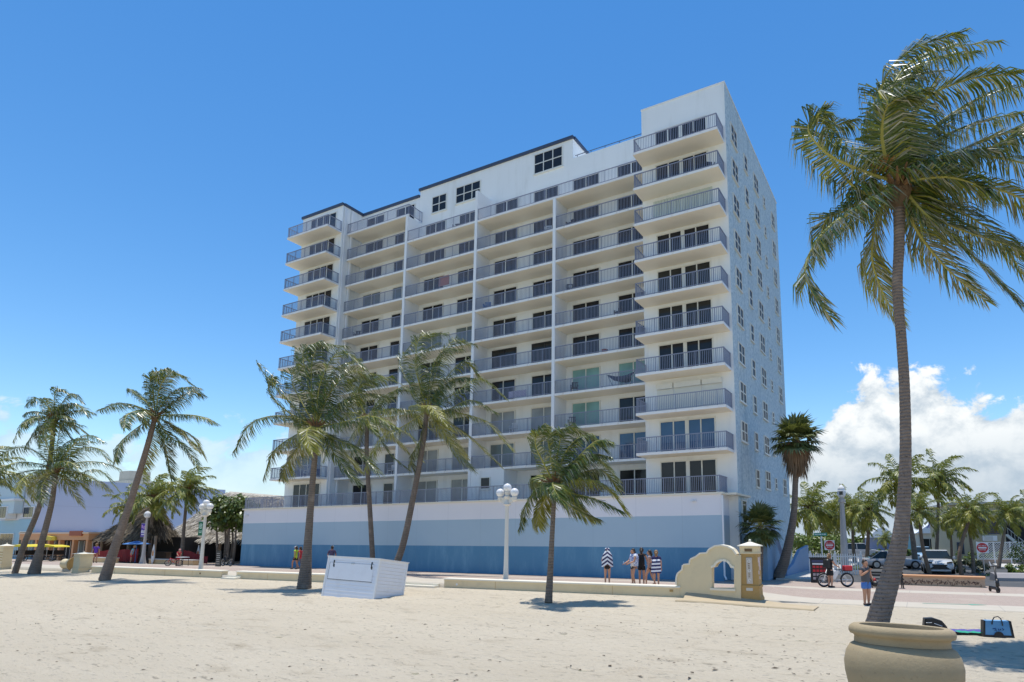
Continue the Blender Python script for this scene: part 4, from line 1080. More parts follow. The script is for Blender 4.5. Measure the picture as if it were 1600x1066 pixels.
# ------------------------------------------------------------------ stone pot in front
Yq = 7.8; c = at(1401, 979, Yq); sp_ = 1/pxm(1409, 986, Yq); hz = c.z; ru = 163/2*sp_*.92
root = empty('stone_pot', (c.x+.02, c.y, gz(c.x, c.y)), 0, 'huge round cast stone pot with rolled rim at the bottom right', 'plant pot')
b = MB(); k = ru
q = hz
b.lathe([(.50*k, 0), (.58*k, .02), (.58*k, .07*q), (.68*k, .12*q), (.88*k, .27*q), (1.03*k, .44*q), (1.11*k, .59*q), (1.125*k, .68*q), (1.08*k, .77*q), (1.0*k, .825*q), (.90*k, .85*q)], 64)
b.build('bowl', M['pot'], root, smooth=True)
b = MB()
b.lathe([(.88*k, .845*q), (.915*k, .85*q), (.905*k, .895*q), (.93*k, .912*q), (.99*k, .918*q), (1.015*k, .938*q), (1.015*k, .962*q), (.985*k, .985*q), (.92*k, hz+.002), (.80*k, hz-.003), (.79*k, hz-.05), (.80*k, hz-.28), (.02, hz-.30)], 64)
b.build('rim', M['pot'], root, smooth=True, angle=60)
b = MB(); b.lathe([(.005, hz-.26), (.79*k, hz-.285)], 32); b.build('soil', M['soilbed'], root)
root.rotation_euler = (R(-3.0), R(2.6), 0)
# ------------------------------------------------------------------ white clapboard storage box
Bp = onG(584, 936); Ap = at(503, 929, Bp.y+1.45)
ang = math.atan2(Bp.y-Ap.y, Bp.x-Ap.x); Wb = (Vector((Bp.x, Bp.y))-Vector((Ap.x, Ap.y))).length; Db = 1.6; Hb = 1.60
root = empty('storage_box', Bp, 0, 'white clapboard storage box with hatch, leaning on the sand', 'box')
root.rotation_euler = (Matrix.Rotation(ang, 4, 'Z') @ Matrix.Rotation(R(-7.5), 4, 'X') @ Matrix.Rotation(R(1.5), 4, 'Y')).to_euler()
def clap(b, x0, x1, y0, y1, z0, z1, n):
    """stack of lapped boards: each board's lower edge stands proud"""
    h = (z1-z0)/n
    for i in range(n):
        za, zb = z0+h*i, z0+h*(i+1)-.004; o_ = .014
        k = len(b.v)
        b.v += [(x0-o_, y0-o_, za), (x1+o_, y0-o_, za), (x1+o_, y1+o_, za), (x0-o_, y1+o_, za), (x0, y0, zb), (x1, y0, zb), (x1, y1, zb), (x0, y1, zb)]
        for q in ((0, 3, 2, 1), (4, 5, 6, 7), (0, 1, 5, 4), (1, 2, 6, 5), (2, 3, 7, 6), (3, 0, 4, 7)): b.face(*[k+i_ for i_ in q])
wbm = mat('white_clapboard', (.80, .81, .84), .45, .04, 3, .1, 20, dirt=.25, dscale=1.2, dcol=(.6, .58, .55))
b = MB(); clap(b, -Wb, 0, 0, Db, -.1, Hb, 12); b.build('siding', wbm, root)
b = MB(); b.box(-Wb-.05, .05, -.05, Db+.05, Hb, Hb+.035); b.build('lid', M['white'], root)
for q in ((-.06, .022, -.026, .05), (-Wb-.022, -Wb+.06, -.026, .05), (-.05, .026, Db-.05, Db+.022)):
    b = MB(); b.box(*q, -.1, Hb-.002); b.build('corner_board', M['white'], root)
b = MB(); h0, h1 = .66, 1.36
b.box(-Wb+.18, -.28, -.022, -.012, h0, h1); b.build('hatch', wbm, root)
b = MB(); b.box(-Wb+.16, -.26, -.024, -.013, h0-.022, h0); b.box(-Wb+.164, -Wb+.172, -.024, -.013, h0, h1); b.box(-Wb+.17, -.27, -.0235, -.013, h1, h1+.007); b.build('hatch_gap', M['black'], root)
for x_ in (-Wb+.42, -.40):
    b = MB(); b.box(x_-.03, x_+.02, -.034, -.018, h1-.16, h1+.1); b.box(x_+.0, x_+.06, -.034, -.019, h1-.2, h1-.08); b.build('hinge', M['black'], root)
b = MB(); b.box(-Wb*.52, -Wb*.52+.17, -.04, -.018, h1-.03, h1+.03); b.build('latch', M['steel'], root)
# ------------------------------------------------------------------ street lamps
globe = mat('white_lamp_globe', (.80, .80, .80), .25, .03, 2)
def globe_lamp(label, px, ytop, Y, banner=None):
    top = at(px, ytop, Y); base = Vector((top.x, top.y, gz(top.x, top.y))); h = top.z-base.z
    root = empty('street_lamp', base, YAW, label, 'street lamp', 'triple globe lamps behind the seat walls')
    b = MB(); b.lathe([(.21, -.05), (.21, .06), (.18, .10), (.13, .35), (.11, .9), (.095, h*.5), (.085, h-1.05), (.12, h-1.03)], 12); b.build('post', M['lamp'], root, smooth=True, angle=35)
    b = MB(); z0 = h-.62
    b.lathe([(.10, h-1.04), (.20, h-.98), (.12, h-.86), (.10, h-.72), (.16, h-.64), (.17, h-.6), (.05, h-.52)], 12)
    b.box(-.40, .40, -.05, .05, z0-.10, z0-.02); b.prism([(-.42, z0-.2), (-.15, z0-.32), (.15, z0-.32), (.42, z0-.2), (.42, z0-.1), (-.42, z0-.1)], -.03, .03)
    for x_ in (-.42, .42): b.lathe([(.05, z0-.22), (.11, z0-.16), (.13, z0-.02), (.09, z0+.05)], 10, (x_, 0, 0))
    b.lathe([(.05, h-.62), (.11, h-.5), (.13, h-.38), (.09, h-.31)], 10)
    b.build('bracket', M['lamp'], root, smooth=True, angle=35)
    for x_, z_ in ((-.42, h-.40), (.42, h-.40), (0, h-.16)):
        b = MB(); b.ball((x_, 0, z_), .205, 20); b.build('globe', globe, root, smooth=True)
    if banner: flag(root, banner, h)
    return root, h
def flag(root, kind, h):
    b = MB(); x0, x1, z0, z1 = kind['x0'], kind['x1'], kind['z0'], kind['z1']
    b.box(x0, x1, -.012, .012, z0, z1); o = b.build('banner', cloth(kind['n'], kind['c']), root)
    b = MB(); b.tube([(x0-.03, 0, z1+.02), (max(x1, .12), 0, z1+.02)], .015, 6); b.tube([(x0-.03, 0, z0-.02), (max(x1, .12), 0, z0-.02)], .015, 6); b.build('banner_arm', M['steel'], root)
    for nm, mm_, shapes in kind['marks']:
        b = MB()
        for s in shapes:
            if s[0] == 'b': b.box(s[1], s[2], -.018, -.010, s[3], s[4])
            else: b.tube([(s[1]+s[3]*math.cos(R(s[4]+(s[5]-s[4])*i/12)), -.016, s[2]+s[3]*math.sin(R(s[4]+(s[5]-s[4])*i/12))) for i in range(13)], .024, 5)
        b.build(nm, M[mm_], o)
M['purplemark'] = cloth('pink_mark', (.75, .45, .75))
M['greenmark'] = cloth('pale_green_mark', (.62, .80, .70))
vl = .95
def lampY(px, ytop, u_guess):
    p = b2w(u_guess, vf(u_guess)+vl); return p.y
def find_u(px):
    best = None
    for i in range(-900, 200):
        u = i*.1; p = b2w(u, vf(u)+vl); d = abs((p.x/p.y)-((px-PPX)/FPX)/(cP)*1.0)
        if best is None or d < best[0]: best = (d, p.y)
    return best[1]
globe_lamp('cream triple globe street lamp nearest the short palm, without a banner', 793, 757, find_u(793))
gl_, hh = globe_lamp('cream triple globe street lamp carrying a green banner', 323, 782, find_u(323), dict(n='green_banner_cloth', c=(.01, .15, .07), x0=-.62, x1=-.14, z0=2.36, z1=3.24, marks=[('banner_emblem', 'greenmark', [('a', -.36, 2.96, .15, 20, 320), ('a', -.34, 2.96, .07, 0, 360)]), ('banner_lettering', 'greenmark', [('b', -.55, -.46, 2.62, 2.67), ('b', -.43, -.36, 2.62, 2.67), ('b', -.33, -.2, 2.62, 2.67), ('b', -.53, -.24, 2.53, 2.57)])]))
Y1 = 58.; top = at(231, 799, Y1); base = Vector((top.x, top.y, 0)); h = top.z
lp = empty('street_lamp', base, YAW, 'slim grey street lamp with white boxy head and a purple banner', 'street lamp')
b = MB(); b.lathe([(.42, 0), (.42, .1), (.30, .16), (.22, .5), (.16, 1.0), (.11, h*.6), (.09, h-.62), (.16, h-.6)], 10); b.build('post', M['concrete'], lp, smooth=True, angle=35)
b = MB(); b.lathe([(.16, h-.6), (.24, h-.52), (.27, h-.2), (.18, h-.05), (.02, h)], 8); b.build('lamp_head', M['white'], lp)
b = MB(); b.lathe([(.0, 0), (.13, .005), (.13, .02)], 8, (0, 0, 0), Matrix.Translation((0, -.245, h-.34)) @ Matrix.Rotation(math.pi/2, 4, 'X')); b.build('lens', M['steel'], lp)
flag(lp, dict(n='purple_banner_cloth', c=(.10, .05, .36), x0=-.82, x1=-.16, z0=2.62, z1=3.85, marks=[('banner_emblem', 'purplemark', [('b', -.74, -.6, 3.48, 3.7), ('a', -.32, 3.5, .11, 0, 360), ('b', -.56, -.5, 3.4, 3.5)]), ('banner_lettering', 'white', [('b', -.74, -.64, 2.95, 3.25), ('b', -.58, -.5, 2.95, 3.25), ('b', -.44, -.36, 2.95, 3.2), ('b', -.30, -.22, 2.95, 3.22), ('b', -.7, -.2, 2.78, 2.86)])]), h)
# lantern post on the side street
Yl = 44.; top = at(1314, 756, Yl); base = at(1321, 897, Yl); base.z = 0; h = top.z
lt = empty('lantern_post', base, YAW, 'tapering grey concrete lamp post topped by a white lantern', 'street lamp')
dx = Vector((top.x-base.x, top.y-base.y, 0)); dx.rotate(Matrix.Rotation(-YAW, 3, 'Z'))
b = MB(); b.tube([(0, 0, -.05), (dx.x*.5, dx.y*.5, h*.45), (dx.x*.85, dx.y*.85, h*.79)], [.30, .21, .14], 8); b.build('post', M['concrete'], lt)
b = MB(); ox, oy = dx.x*.9, dx.y*.9
b.lathe([(.16, h*.785), (.24, h*.79), (.24, h*.82), (.15, h*.83), (.13, h*.845)], 8, (ox, oy, 0)); b.build('collar', M['concrete'], lt)
b = MB(); b.lathe([(.17, h*.845), (.27, h*.865), (.29, h*.915), (.22, h*.945)], 8, (ox, oy, 0)); b.build('lantern', M['white'], lt)
b = MB(); b.box(ox-.12, ox+.12, oy-.295, oy-.24, h*.872, h*.912); b.build('lens', M['glass2'], lt)
b = MB(); b.lathe([(.25, h*.945), (.18, h*.965), (.05, h*.985), (.02, h)], 8, (ox, oy, 0)); b.build('lantern_cap', M['white'], lt)
# dark hanging lamp on an arm far down the street
Yh = 78.; p = at(1457, 822, Yh); base = at(1455, 872, Yh); base.z = 0
hl = empty('hanging_lamp', base, 0, 'small blue cone lamp on a curved arm behind the palm trunks', 'street lamp')
b = MB(); b.tube([(-.9, 0, 0), (-.9, 0, p.z+.6), (-.5, 0, p.z+1.1), (.0, 0, p.z+.9), (.1, 0, p.z+.4)], .05, 6); b.build('post', M['rail'], hl)
b = MB(); b.lathe([(.08, p.z+.45), (.12, p.z+.2), (.42, p.z-.25)], 12, (.1, 0, 0)); b.build('shade', mat('blue_lamp_shade', (.07, .10, .22), .5), hl)
# ------------------------------------------------------------------ signs
redsign = mat('sign_red', (.55, .015, .025), .4, .05, 4); whites = mat('sign_white', (.82, .82, .82), .4, .03, 4)
def noentry(label, px, py, wpx, ybase, Y, rz=0., lean=0.):
    c = at(px, py, Y); s = 1/pxm(px, py, Y); r = wpx*s/2*.94; base = at(px+lean, ybase, Y); base.z = gz(base.x, base.y)
    root = empty('no_entry_sign', base, rz, label, 'road sign', 'no entry signs on posts')
    dx = c.x-base.x; z = c.z-base.z
    b = MB(); b.tube([(0, .05, -.1), (dx, .05, z+r*.9)], .035, 6); b.build('post', M['steel'], root)
    b = MB(); b.bev(dx-r*1.07, dx+r*1.07, -.012, .01, z-r*1.07, z+r*1.07, .002); pn = b.build('panel', whites, root)
    Mx = Matrix.Translation((dx, -.013, z)) @ Matrix.Rotation(math.pi/2, 4, 'X')
    b = MB(); b.lathe([(r, 0), (r, .006), (.001, .0061)], 36, (0, 0, 0), Mx); b.build('red_disc', redsign, pn)
    b = MB(); b.box(dx-r*.72, dx+r*.72, -.026, -.018, z-r*.15, z+r*.15); b.build('white_bar', whites, pn)
    for txt, dz, sz in (('DO NOT', .42, .37), ('ENTER', -.44, .40)):
        me = strokes_mesh(txt, r*sz, whites, 'lettering'); o = link('lettering', me, pn, (dx, -.024, z+dz*r)); o.rotation_euler = (math.pi/2, 0, 0)
    return root
noentry('no entry sign below the green street name sign, behind the cyclist', 1296, 852, 15, 893, 46, -.25)
noentry('no entry sign between the palm trunk and the white lattice fence', 1535, 856, 16, 908, 42, -.45, 5)
p = at(1285, 870, 47); p.z = 0; t_ = at(1283, 838, 47)
sn = empty('street_name_sign', p, -.25, 'green street name blade on a white post left of the lantern post', 'street sign')
b = MB(); b.tube([(0, 0, -.1), (t_.x-p.x, 0, t_.z)], .055, 8); b.build('post', M['white'], sn)
b = MB(); b.box(t_.x-p.x-.50, t_.x-p.x+.42, -.02, .02, t_.z+.02, t_.z+.26); bl_ = b.build('name_blade', mat('sign_green', (.01, .30, .20), .4), sn)
b = MB()
for i, (a0, a1) in enumerate(((-.42, -.30), (-.26, -.18), (-.14, .02), (.06, .14), (.18, .34))): b.box(t_.x-p.x+a0, t_.x-p.x+a1, -.026, -.018, t_.z+.10, t_.z+.18)
b.build('lettering', whites, bl_)
# pictures board
p = onG(1281, 911); s = 1/pxm(1281, 911, p.y); mb_ = empty('menu_board', p, -.35, 'black display board with rows of small red pictures left of the bicycle', 'sign board')
wd2 = 13*s; hb = 38*s
b = MB(); b.box(-wd2, wd2, -.05, .25, 0, hb); b.box(-wd2-.05, wd2+.05, -.08, .28, hb-.02, hb+.05); b.build('cabinet', M['black'], mb_)
b = MB(); b.box(-wd2*.8, wd2*.85, -.066, -.052, hb*.83, hb*.93); b.build('header', mat('navy_board_header', (.05, .06, .13), .5), mb_)
b = MB(); b.box(-wd2*.75, wd2*.8, -.066, -.052, hb*.74, hb*.80); b.build('headline', M['white'], mb_)
for j in range(4):
    for i in range(4):
        b = MB(); x_ = -wd2*.72+i*wd2*.40; z_ = hb*(.60-.155*j); b.box(x_, x_+wd2*.3, -.066, -.052, z_, z_+hb*.10); b.build('picture', M['red'] if j < 2 else cloth('pale_picture', (.45, .38, .38)), mb_)
# ------------------------------------------------------------------ graffiti-scrawled planter wall at the right
a = onG(1398, 914); c = onG(1540, 919); L = (c-a).length; ang = math.atan2(c.y-a.y, c.x-a.x)
root = empty('planter_wall', (a.x, a.y, 0), ang, 'long orange-topped planter wall with dark scrawls below the palm trunks', 'low wall')
b = MB(); b.box(0, L, 0, .4, -.1, .46); b.build('wall_face', mat('tan_plaster_wall', (.50, .37, .25), .85, .15, 2, .4, 40, dirt=.5, dscale=2.5, dcol=(.2, .14, .1)), root)
b = MB(); b.bev(-.04, L+.04, -.05, .5, .46, .56, .03); b.build('coping', M['orange'], root)
b = MB(); rg = random.Random(8)
for i in range(64):
    x_ = .1+(L-.25)*i/64; z_ = rg.uniform(.1, .28); pts = [(x_+rg.uniform(-.08, .08), -.008, z_+rg.uniform(-.09, .12)) for q in range(4)]; b.tube(pts, .012, 4)
b.build('graffiti', mat('faded_scrawl', (.10, .06, .05), .8), root)
b = MB(); b.box(0.02, L-.02, .4, 3.2, -.05, .42); b.build('soil', M['soilbed'], root)
# bench
p = onG(1410, 920); root = empty('bench', (p.x, p.y, 0), YAW+.1, 'black metal bench half hidden by the big palm trunk', 'bench')
b = MB()
for z_, y_ in ((.46, -.1), (.46, .05), (.46, .2)): b.box(-1.5, .1, y_-.06, y_+.06, z_-.03, z_+.02)
b.build('seat', M['black'], root)
b = MB()
for z_ in (.62, .75): b.box(-1.5, .1, .31, .36, z_-.05, z_+.05)
b.build('backrest', M['black'], root)
for x_ in (-1.4, .0):
    b = MB(); b.tube([(x_+.05, -.12, 0), (x_, -.12, .72)], .035, 6); b.tube([(x_, .32, 0), (x_, .34, .85)], .03, 6); b.tube([(x_, -.12, .70), (x_, .34, .70)], .025, 6); b.build('leg', M['black'], root)
# ------------------------------------------------------------------ things left on the sand
p = onG(1561, 996); s = 1/pxm(1561, 996, p.y); root = empty('tote_bag', p, -.25, 'blue tote bag with black edges and handles standing on the sand', 'bag')
w_, h_ = 19*s, 25*s
b = MB(); b.prism([(-w_*1.1, 0), (w_*1.1, 0), (w_*.95, h_), (-w_*1.0, h_)], 0, .20); b.build('body', cloth('blue_canvas', (.13, .33, .56)), root)
b = MB(); b.prism([(-w_*1.13, 0), (-w_*1.0, 0), (-w_*.9, h_), (-w_*1.03, h_)], -.008, .206); b.prism([(w_*.95, 0), (w_*1.13, 0), (w_*.98, h_), (w_*.8, h_)], -.009, .207); b.prism([(-w_*1.1, -.01), (w_*1.1, -.01), (w_*1.08, h_*.13), (-w_*1.08, h_*.13)], -.012, .21)
b.lathe([(.001, .0), (w_*.36, .0), (w_*.36, .012)], 20, (0, 0, 0), Matrix.Translation((0, -.008, h_*.08)) @ Matrix.Rotation(math.pi/2, 4, 'X'))
b.build('trim', M['black'], root)
b = MB(); b.tube([(-w_*.45, -.02, h_*.78), (-w_*.42, -.03, h_*1.0), (-w_*.25, -.02, h_*1.22), (w_*.05, 0, h_*1.27), (w_*.22, -.02, h_*1.15), (w_*.28, -.03, h_*.95), (w_*.32, -.02, h_*.72)], .014, 6); b.build('handle', M['black'], root)
b = MB(); b.tube([(-w_*.42, -.006, h_*.50), (-w_*.2, -.006, h_*.55), (-w_*.15, -.006, h_*.48), (-w_*.3, -.006, h_*.42), (-w_*.12, -.006, h_*.40)], .009, 4); b.tube([(.0, -.006, h_*.52), (w_*.02, -.006, h_*.42), (w_*.12, -.006, h_*.44), (w_*.16, -.006, h_*.52), (w_*.2, -.006, h_*.42)], .009, 4); b.tube([(w_*.28, -.006, h_*.55), (w_*.4, -.006, h_*.50), (w_*.3, -.006, h_*.42)], .009, 4)
b.build('lettering', mat('dark_blue_print', (.03, .08, .22), .7), root)
p = onG(1462, 988); s = 1/pxm(1462, 988, p.y); root = empty('sling_bag', p, -.3, 'black bag with white piping slumped on the sand behind the stone pot', 'bag')
b = MB(); pr = [(-14*s, 0), (-17*s, 8*s), (-15*s, 21*s), (-3*s, 22*s), (9*s, 18*s), (15*s, 10*s), (18*s, 0)]
b.prism(pr, -.10, .14); b.prism([(x*.85, z*.9+.02) for x, z in pr], -.15, -.10); b.build('body', M['black'], root)
b = MB(); b.tube([(-14*s, -.152, 15*s), (-6*s, -.155, 15.5*s)], .008, 4); b.tube([(-3*s, -.155, 14.5*s), (8*s, -.152, 10.5*s)], .008, 4); b.tube([(9*s, -.11, 12*s), (13*s, -.11, 2*s)], .008, 4); b.build('piping', M['white'], root)
p = onG(1513, 990); root = empty('beach_towel', p+Vector((0, 0, .02)), -.15, 'crumpled purple and green towel lying in the palm shade by the bag', 'towel')
b = MB(); rg = random.Random(5); nx, ny = 26, 10
for j in range(ny+1):
    for i in range(nx+1):
        x_ = -.62+1.2*i/nx; y_ = -.28+.6*j/ny; b.v.append((x_, y_, .035+.05*abs(noise.noise(Vector((x_*4, y_*5, 1))))+.02*noise.noise(Vector((x_*11, y_*11, 4)))))
for j in range(ny):
    for i in range(nx):
        q = j*(nx+1)+i; b.mat(1 if (j < 4 and i > 5) or i > 21 else 0); b.face(q, q+1, q+nx+2, q+nx+1)
b.build('cloth', [cloth('purple_towel', (.09, .08, .30)), cloth('green_towel', (.02, .33, .20))], root, smooth=True, fix=False)
# green arrow painted on the broadwalk
p = onG(1492, 945); b = MB(); b.poly([(-1.1, -.05, 0), (.5, -.05, 0), (.5, -.2, 0), (1.1, 0, 0), (.5, .2, 0), (.5, .05, 0), (-1.1, .05, 0)])
structure(b.build('painted_arrow', mat('worn_green_paint', (.16, .42, .30), .8, .3, 6), loc=(p.x, p.y, p.z+.024), rz=YAW+.2, fix=False))
# ------------------------------------------------------------------ people
def skin_mesh(chains, name):
    """continuous body: joints joined by edges, grown with a Skin modifier, smoothed"""
    idx = {}; vs = []; es = []; rad = []
    for ch in chains:
        for (nm, p, r) in ch:
            if nm not in idx: idx[nm] = len(vs); vs.append(p); rad.append(r)
        for (a, b_) in zip(ch, ch[1:]): es.append((idx[a[0]], idx[b_[0]]))
    me = bpy.data.meshes.new(name); me.from_pydata([tuple(v) for v in vs], es, [])
    o = bpy.data.objects.new(name, me); SC.collection.objects.link(o)
    md = o.modifiers.new('s', 'SKIN'); md.use_smooth_shade = True
    sd_ = o.modifiers.new('d', 'SUBSURF'); sd_.levels = 1; sd_.render_levels = 1
    sv_ = me.skin_vertices[0].data
    for i, r in enumerate(rad): sv_[i].radius = r if isinstance(r, tuple) else (r, r); sv_[i].use_root = (i == 0)
    bpy.context.view_layer.update()
    out = bpy.data.meshes.new_from_object(o.evaluated_get(bpy.context.evaluated_depsgraph_get()))
    bpy.data.objects.remove(o); bpy.data.meshes.remove(me); return out
def person(label, loc, face, h, pose=None, shirt=None, shorts=None, hair='hair', hairlen=0, skin='skin', sleeve=.5, leg=.55, hat=None, shoes='black', group=None, stout=1., lean=0., shirt_low=.485, dress=False):
    """loc: feet; face: heading of the look (radians, 0 = towards the camera); pose overrides joints (fractions of height)"""
    J = dict(pel=(0, 0, .525), wai=(0, .0, .60), che=(0, .0, .715), nb=(0, .01, .805), nk=(0, .0, .855), hd=(0, -.012, .925),
             shL=(.105, .0, .80), elL=(.135, .01, .64), wrL=(.14, -.02, .50), shR=(-.105, .0, .80), elR=(-.135, .01, .64), wrR=(-.14, -.02, .50),
             hiL=(.05, 0, .51), knL=(.056, -.012, .285), anL=(.056, .01, .045), toL=(.062, -.085, .02), hiR=(-.05, 0, .51), knR=(-.056, -.012, .285), anR=(-.056, .01, .045), toR=(-.062, -.085, .02))
    J.update(pose or {})
    J = {k: Vector(v)*h for k, v in J.items()}
    if lean:
        for k in J:
            if J[k].z > .5*h: J[k].y -= (J[k].z-.52*h)*lean
    root = empty('person', loc, face, label, 'person', group)
    r = lambda a, b_=None: ((a*h*stout, (b_ or a)*h*stout))
    tor = [('pel', J['pel'], r(.082, .066)), ('wai', J['wai'], r(.072, .056)), ('che', J['che'], r(.088, .064)), ('nb', J['nb'], r(.05, .042)), ('nk', J['nk'], r(.030)), ('hd', J['hd'], r(.048))]
    ch = [tor]
    for s in 'LR':
        ch.append([('nb', J['nb'], 0), ('sh'+s, J['sh'+s], r(.040)), ('el'+s, J['el'+s], r(.027)), ('wr'+s, J['wr'+s], r(.018))])
        ch.append([('pel', J['pel'], 0), ('hi'+s, J['hi'+s], r(.058)), ('kn'+s, J['kn'+s], r(.037)), ('an'+s, J['an'+s], r(.022)), ('to'+s, J['to'+s], r(.020, .016))])
    me = skin_mesh(ch, 'body')
    b = MB(); b.v = [tuple(v.co) for v in me.vertices]; b.f = [tuple(p.vertices) for p in me.polygons]; b.m = [0]*len(b.f); bpy.data.meshes.remove(me)
    hd = J['hd']; R_ = .062*h
    b.ball(hd, R_*1.0, 16, .88, 1.02, 1.22); b.ball(hd+Vector((0, -R_*.55, -R_*.6)), R_*.55, 10, .95, .8, .8)
    b.tube([hd+Vector((0, -R_*.95, R_*.15)), hd+Vector((0, -R_*1.22, -R_*.22)), hd+Vector((0, -R_*1.0, -R_*.3))], [R_*.10, R_*.17, R_*.12], 6)
    for s in (-1, 1):
        b.ball(hd+Vector((s*R_*.9, R_*.05, -R_*.08)), R_*.22, 8, .5, .8, 1.2)
        b.mat(1); b.ball(hd+Vector((s*R_*.36, -R_*.93, R_*.12)), R_*.12, 8, 1.3, .6, .8); b.mat(0)
    b.mat(2); b.ball(hd+Vector((0, -R_*1.0, -R_*.55)), R_*.14, 8, 2, .5, .5); b.mat(0)
    for s in 'LR':                                   # hand: palm, four curled fingers and a thumb
        wv, ev = J['wr'+s], J['el'+s]; d = (wv-ev).normalized(); sd_ = d.cross(Vector((0, 1, 0)) if abs(d.y) < .8 else Vector((1, 0, 0))).normalized(); nn = d.cross(sd_).normalized()
        b.tube([wv-d*.01*h, wv+d*.025*h, wv+d*.055*h], [.015*h, .021*h, .019*h], 8)
        for q, l_ in enumerate((.038, .045, .042, .033)):
            p = wv+d*.052*h+sd_*((q-1.5)*.0095*h); b.tube([p, p+d*l_*.5*h+nn*.003*h, p+d*l_*.9*h+nn*.014*h], [.0055*h, .005*h, .004*h], 5)
        p = wv+d*.02*h+sd_*.018*h; b.tube([p, p+d*.02*h+sd_*.014*h, p+d*.04*h+sd_*.016*h+nn*.008*h], [.007*h, .006*h, .0045*h], 5)
    b.build('body', [M[skin], M['black'], cloth('lips', (.35, .12, .10))], root, smooth=True)
    def grow(k): return lambda a, b_=None: (a*h*stout+k*h, (b_ or a)*h*stout+k*h)
    if shirt:
        g = grow(.009)
        lowp = J['pel'].lerp(J['wai'], (shirt_low-.525)/.075) if shirt_low > .525 else J['pel']+Vector((0, 0, (shirt_low-.525)*h))
        lowp = lowp+Vector((0, 0, -.06*h))
        c2 = [[('low', lowp, g(.098, .080)), ('wai', J['wai'], g(.080, .066)), ('che', J['che'], g(.089, .066)), ('nb', J['nb'], g(.044, .038))]]
        for s in 'LR':
            e = J['sh'+s].lerp(J['el'+s], sleeve) if sleeve > .1 else J['sh'+s]+Vector((0, 0, -.01*h))
            c2.append([('nb', J['nb'], 0), ('sh'+s, J['sh'+s], g(.039)), ('sl'+s, e, g(.031))])
        m_ = skin_mesh(c2, 'shirt'); m_.materials.clear(); m_.materials.append(shirt if not isinstance(shirt, str) else M[shirt]); link('shirt', m_, root)
    if shorts:
        g = grow(.010)
        c2 = [[('wai', J['pel'].lerp(J['wai'], .75), g(.074, .060)), ('pel', J['pel'], g(.080, .066))]]
        for s in 'LR':
            k1 = J['hi'+s].lerp(J['kn'+s], min(1, leg)); lst = [('pel', J['pel'], 0), ('hi'+s, J['hi'+s], g(.060)), ('k1'+s, k1, g(.050 if leg < .9 else .037))]
            if leg > 1: lst.append(('k2'+s, J['kn'+s].lerp(J['an'+s], min(.95, leg-1)), g(.024)))
            c2.append(lst)
        m_ = skin_mesh(c2, 'shorts'); m_.materials.clear(); m_.materials.append(shorts if not isinstance(shorts, str) else M[shorts]); link('shorts' if leg < 1 else 'trousers', m_, root)
    if hair:
        b = MB(); b.ball(hd+Vector((0, R_*.16, R_*.22)), R_*1.06, 16, .93, 1.0, 1.16); 
        if hairlen: b.tube([hd+Vector((0, R_*.5, R_*.3)), hd+Vector((0, R_*.85, -R_*.9)), hd+Vector((0, R_*.8, -R_*.9-hairlen*h))], [R_*.8, R_*.75, R_*.35], 10, sq=.7)
        b.v = [v if not (v[1] < hd.y-R_*.35 and v[2] < hd.z+R_*.45) else (v[0]*.8, max(v[1], hd.y-R_*.35), v[2]) for v in b.v]
        b.build('hair', M[hair], root, smooth=True)
    if hat:
        b = MB(); b.lathe([(R_*1.02, R_*.25), (R_*1.0, R_*.6), (R_*.8, R_*1.15), (.001, R_*1.32)], 16, hd, None, .95, 1.05)
        b.prism([(hd.x+R_*.8*math.cos(a*.349), hd.y-R_*.6-R_*1.1*math.sin(a*.349)) for a in range(10)], hd.z+R_*.26, hd.z+R_*.34, plane='xy'); b.build('cap', hat, root, smooth=True, angle=40)
    if shoes:
        b = MB()
        for s in 'LR':
            a_, t_ = J['an'+s], J['to'+s]; z0 = min(t_.z, a_.z-.02*h)
            d = (t_-a_); d.z = 0
            b.tube([a_+Vector((0, 0, -.012*h))-d*.22, a_+d*.35+Vector((0, 0, -.02*h)), t_+d*.15], [.027*h, .027*h, .019*h], 8, sq=.9)
        b.build('shoes', M[shoes] if isinstance(shoes, str) else shoes, root, smooth=True)
    return root, J
cK = cloth('black_cloth', (.012, .012, .014)); cGrey = cloth('charcoal_shirt_cloth', (.085, .088, .10)); cBlue = cloth('royal_blue_shorts', (.07, .19, .52)); cLime = cloth('lime_shirt_cloth', (.42, .62, .05)); cPlum = cloth('plum_grey_shirt', (.085, .065, .13)); cRed = cloth('red_shirt_cloth', (.5, .03, .05))
cPurple = cloth('purple_shirt_cloth', (.14, .05, .42)); cWhite = cloth('white_shirt_cloth', (.75, .75, .76)); cTeal = cloth('pale_blue_shirt', (.25, .50, .62)); cOr = cloth('orange_sleeve_cloth', (.60, .20, .07))
def foot(px, py): return onG(px, py)
def faceto(p): return math.atan2(-p.x, p.y)  # local -Y towards the camera
def P3(px, py, Y): d = at(px, py, Y); return Vector((d.x, d.y, gz(d.x, d.y)+.012))
